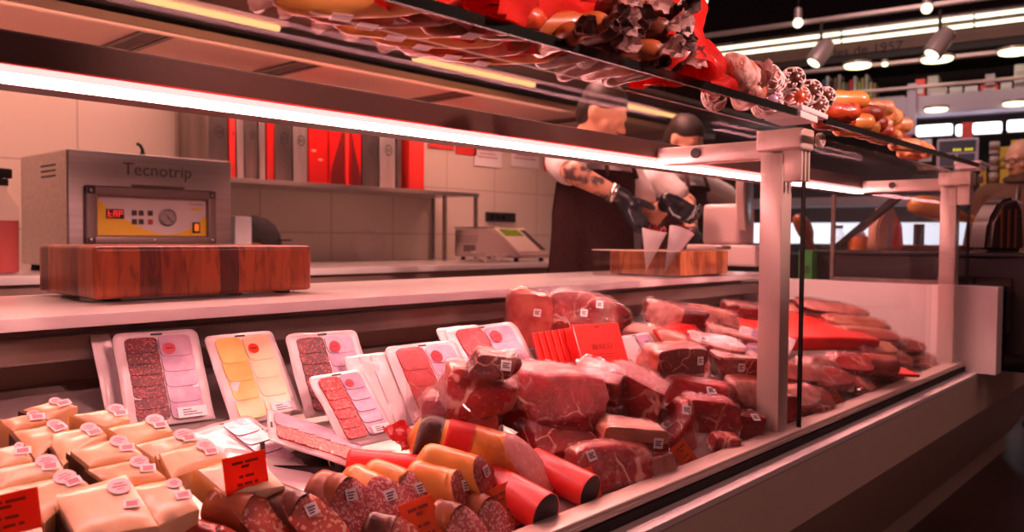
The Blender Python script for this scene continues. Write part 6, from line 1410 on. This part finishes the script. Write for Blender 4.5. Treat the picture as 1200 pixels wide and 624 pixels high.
b = bmesh.new(); prism(b, [(-.055, 0), (.055, 0), (.045, .10), (.015, .16), (-.02, .16), (-.05, .09)], -.03, .03, 'y'); bmesh.ops.bevel(b, geom=b.edges[:], offset=.006, segments=2, affect='EDGES'); obj('paper', b, plain('beige_paper', (.66, .40, .28), .6), r, 'auto')
b = bmesh.new(); prism(b, [(.01, .01), (.054, .01), (.046, .09), (.03, .12)], -.034, -.0305, 'y'); obj('red_side', b, M['red'], r)
b = bmesh.new(); prism(b, [(-.012, .01), (.008, .01), (.004, .14), (-.006, .14)], -.033, -.0305, 'y'); obj('grey_stripe', b, M['bkgrey'], r)
p = onX(980, 318, 3.00); r = thing('glass_jar', 'small clear jar on the cabinet behind the end pane', 'jar', TRS((3.0, p.y, CT)))
b = bmesh.new(); lathe(b, [(.020, 0), (.024, .004), (.024, .06), (.018, .07), (.018, .078)], 18); obj('jar_body', b, M['acryl'], r, True); b = bmesh.new(); lathe(b, [(.020, .0785), (.020, .09)], 18); obj('lid', b, M['steel_dk'], r)
p = onX(1003, 312, 3.05); r = thing('snack_tub', 'orange and white tub behind the end glass pane', 'tub', TRS((3.06, p.y, CT)))
b = bmesh.new(); lathe(b, [(.030, 0), (.036, .045), (.034, .05)], 20); obj('tub_body', b, plain('tub_orange', (.75, .22, .04), .5), r, 'auto'); b = bmesh.new(); ell(b, (0, 0, .05), .03, .03, .022); obj('white_contents', b, M['paper'], r, True)
# ------------------------------------------------------------------ light, camera
w = bpy.data.worlds.new('world'); SC.world = w; w.use_nodes = True
w.node_tree.nodes['Background'].inputs[0].default_value = (.30, .115, .11, 1); w.node_tree.nodes['Background'].inputs[1].default_value = .26
def lamp(name, p, size, e, col, rot=(0, 0, 0), sy=None):
    l = bpy.data.lights.new(name, 'AREA'); l.energy = e; l.color = col; l.shape = 'RECTANGLE'; l.size = size; l.size_y = sy or size
    o = bpy.data.objects.new(name, l); o.location = p; o.rotation_euler = rot; COL.objects.link(o); return o
lamp('stall_ceiling_lamp', (1.9, 1.6, 2.45), 3.4, 112, (1, .42, .36), (0, 0, 0), .35)
lamp('stall_wall_fill', (2.0, 2.35, 1.85), 3.6, 24, (1, .44, .36), (R_(35), 0, 0), .12)  # added area light without a fixture, brightens the tiled wall
lamp('soffit_fill', (1.2, .40, 1.285), 3.6, 30, (1, .46, .36), (R_(142), 0, 0), .03)  # no lamp sits behind the hood; added to brighten the soffit underside
bpy.data.lights['soffit_fill'].spread = R_(80)
for i, (x, y, e, tx) in enumerate(((.75, -1.6, 225, .80), (1.5, -1.6, 215, 1.45), (2.3, -1.6, 190, 2.15))):
    sl = bpy.data.lights.new('counter_spot', 'SPOT'); sl.energy = e; sl.color = (1, .48, .44); sl.spot_size = R_(26); sl.spot_blend = .7; sl.shadow_soft_size = .04
    so = bpy.data.objects.new('counter_spot', sl); COL.objects.link(so); so.location = (x, y, 2.25)
    so.rotation_euler = (Vector((tx, .10, 1.40))-Vector((x, y, 2.25))).to_track_quat('-Z', 'Y').to_euler()
lamp('hall_lamp', (3.5, -1.6, 3.6), 4.5, 16, (1, .46, .42), (R_(12), 0, 0), .6)
lamp('far_stall_fill', (5.0, 1.2, 3.6), 2.6, 42, (1, .70, .66), (0, R_(-48), R_(9)), 1.2)  # added light to lift the dark stalls across the aisle, no fixture
lamp('front_fill', (.9, -2.2, 2.9), 2.4, 7, (1, .42, .38), (R_(38), 0, 0), .5)  # added fill from the customer side, not an actual lamp
cam = bpy.data.cameras.new('camera'); co = bpy.data.objects.new('camera', cam); COL.objects.link(co); SC.camera = co
co.matrix_world = basis(CAM, RT.normalized(), UP.normalized(), (-FW).normalized())
cam.sensor_width = 36; cam.sensor_fit = 'HORIZONTAL'; cam.lens = FPX/1200*36; cam.clip_start = .02; cam.clip_end = 60
cam.dof.use_dof = True; cam.dof.focus_distance = 1.25; cam.dof.aperture_fstop = 5.2
vs = SC.view_settings; vs.view_transform = 'Standard'; vs.look = 'None'; vs.exposure = .18; vs.gamma = 1; vs.use_curve_mapping = False
SC.cycles.use_denoising = True; SC.cycles.max_bounces = 10; SC.cycles.transparent_max_bounces = 40; SC.cycles.caustics_reflective = False; SC.cycles.caustics_refractive = False
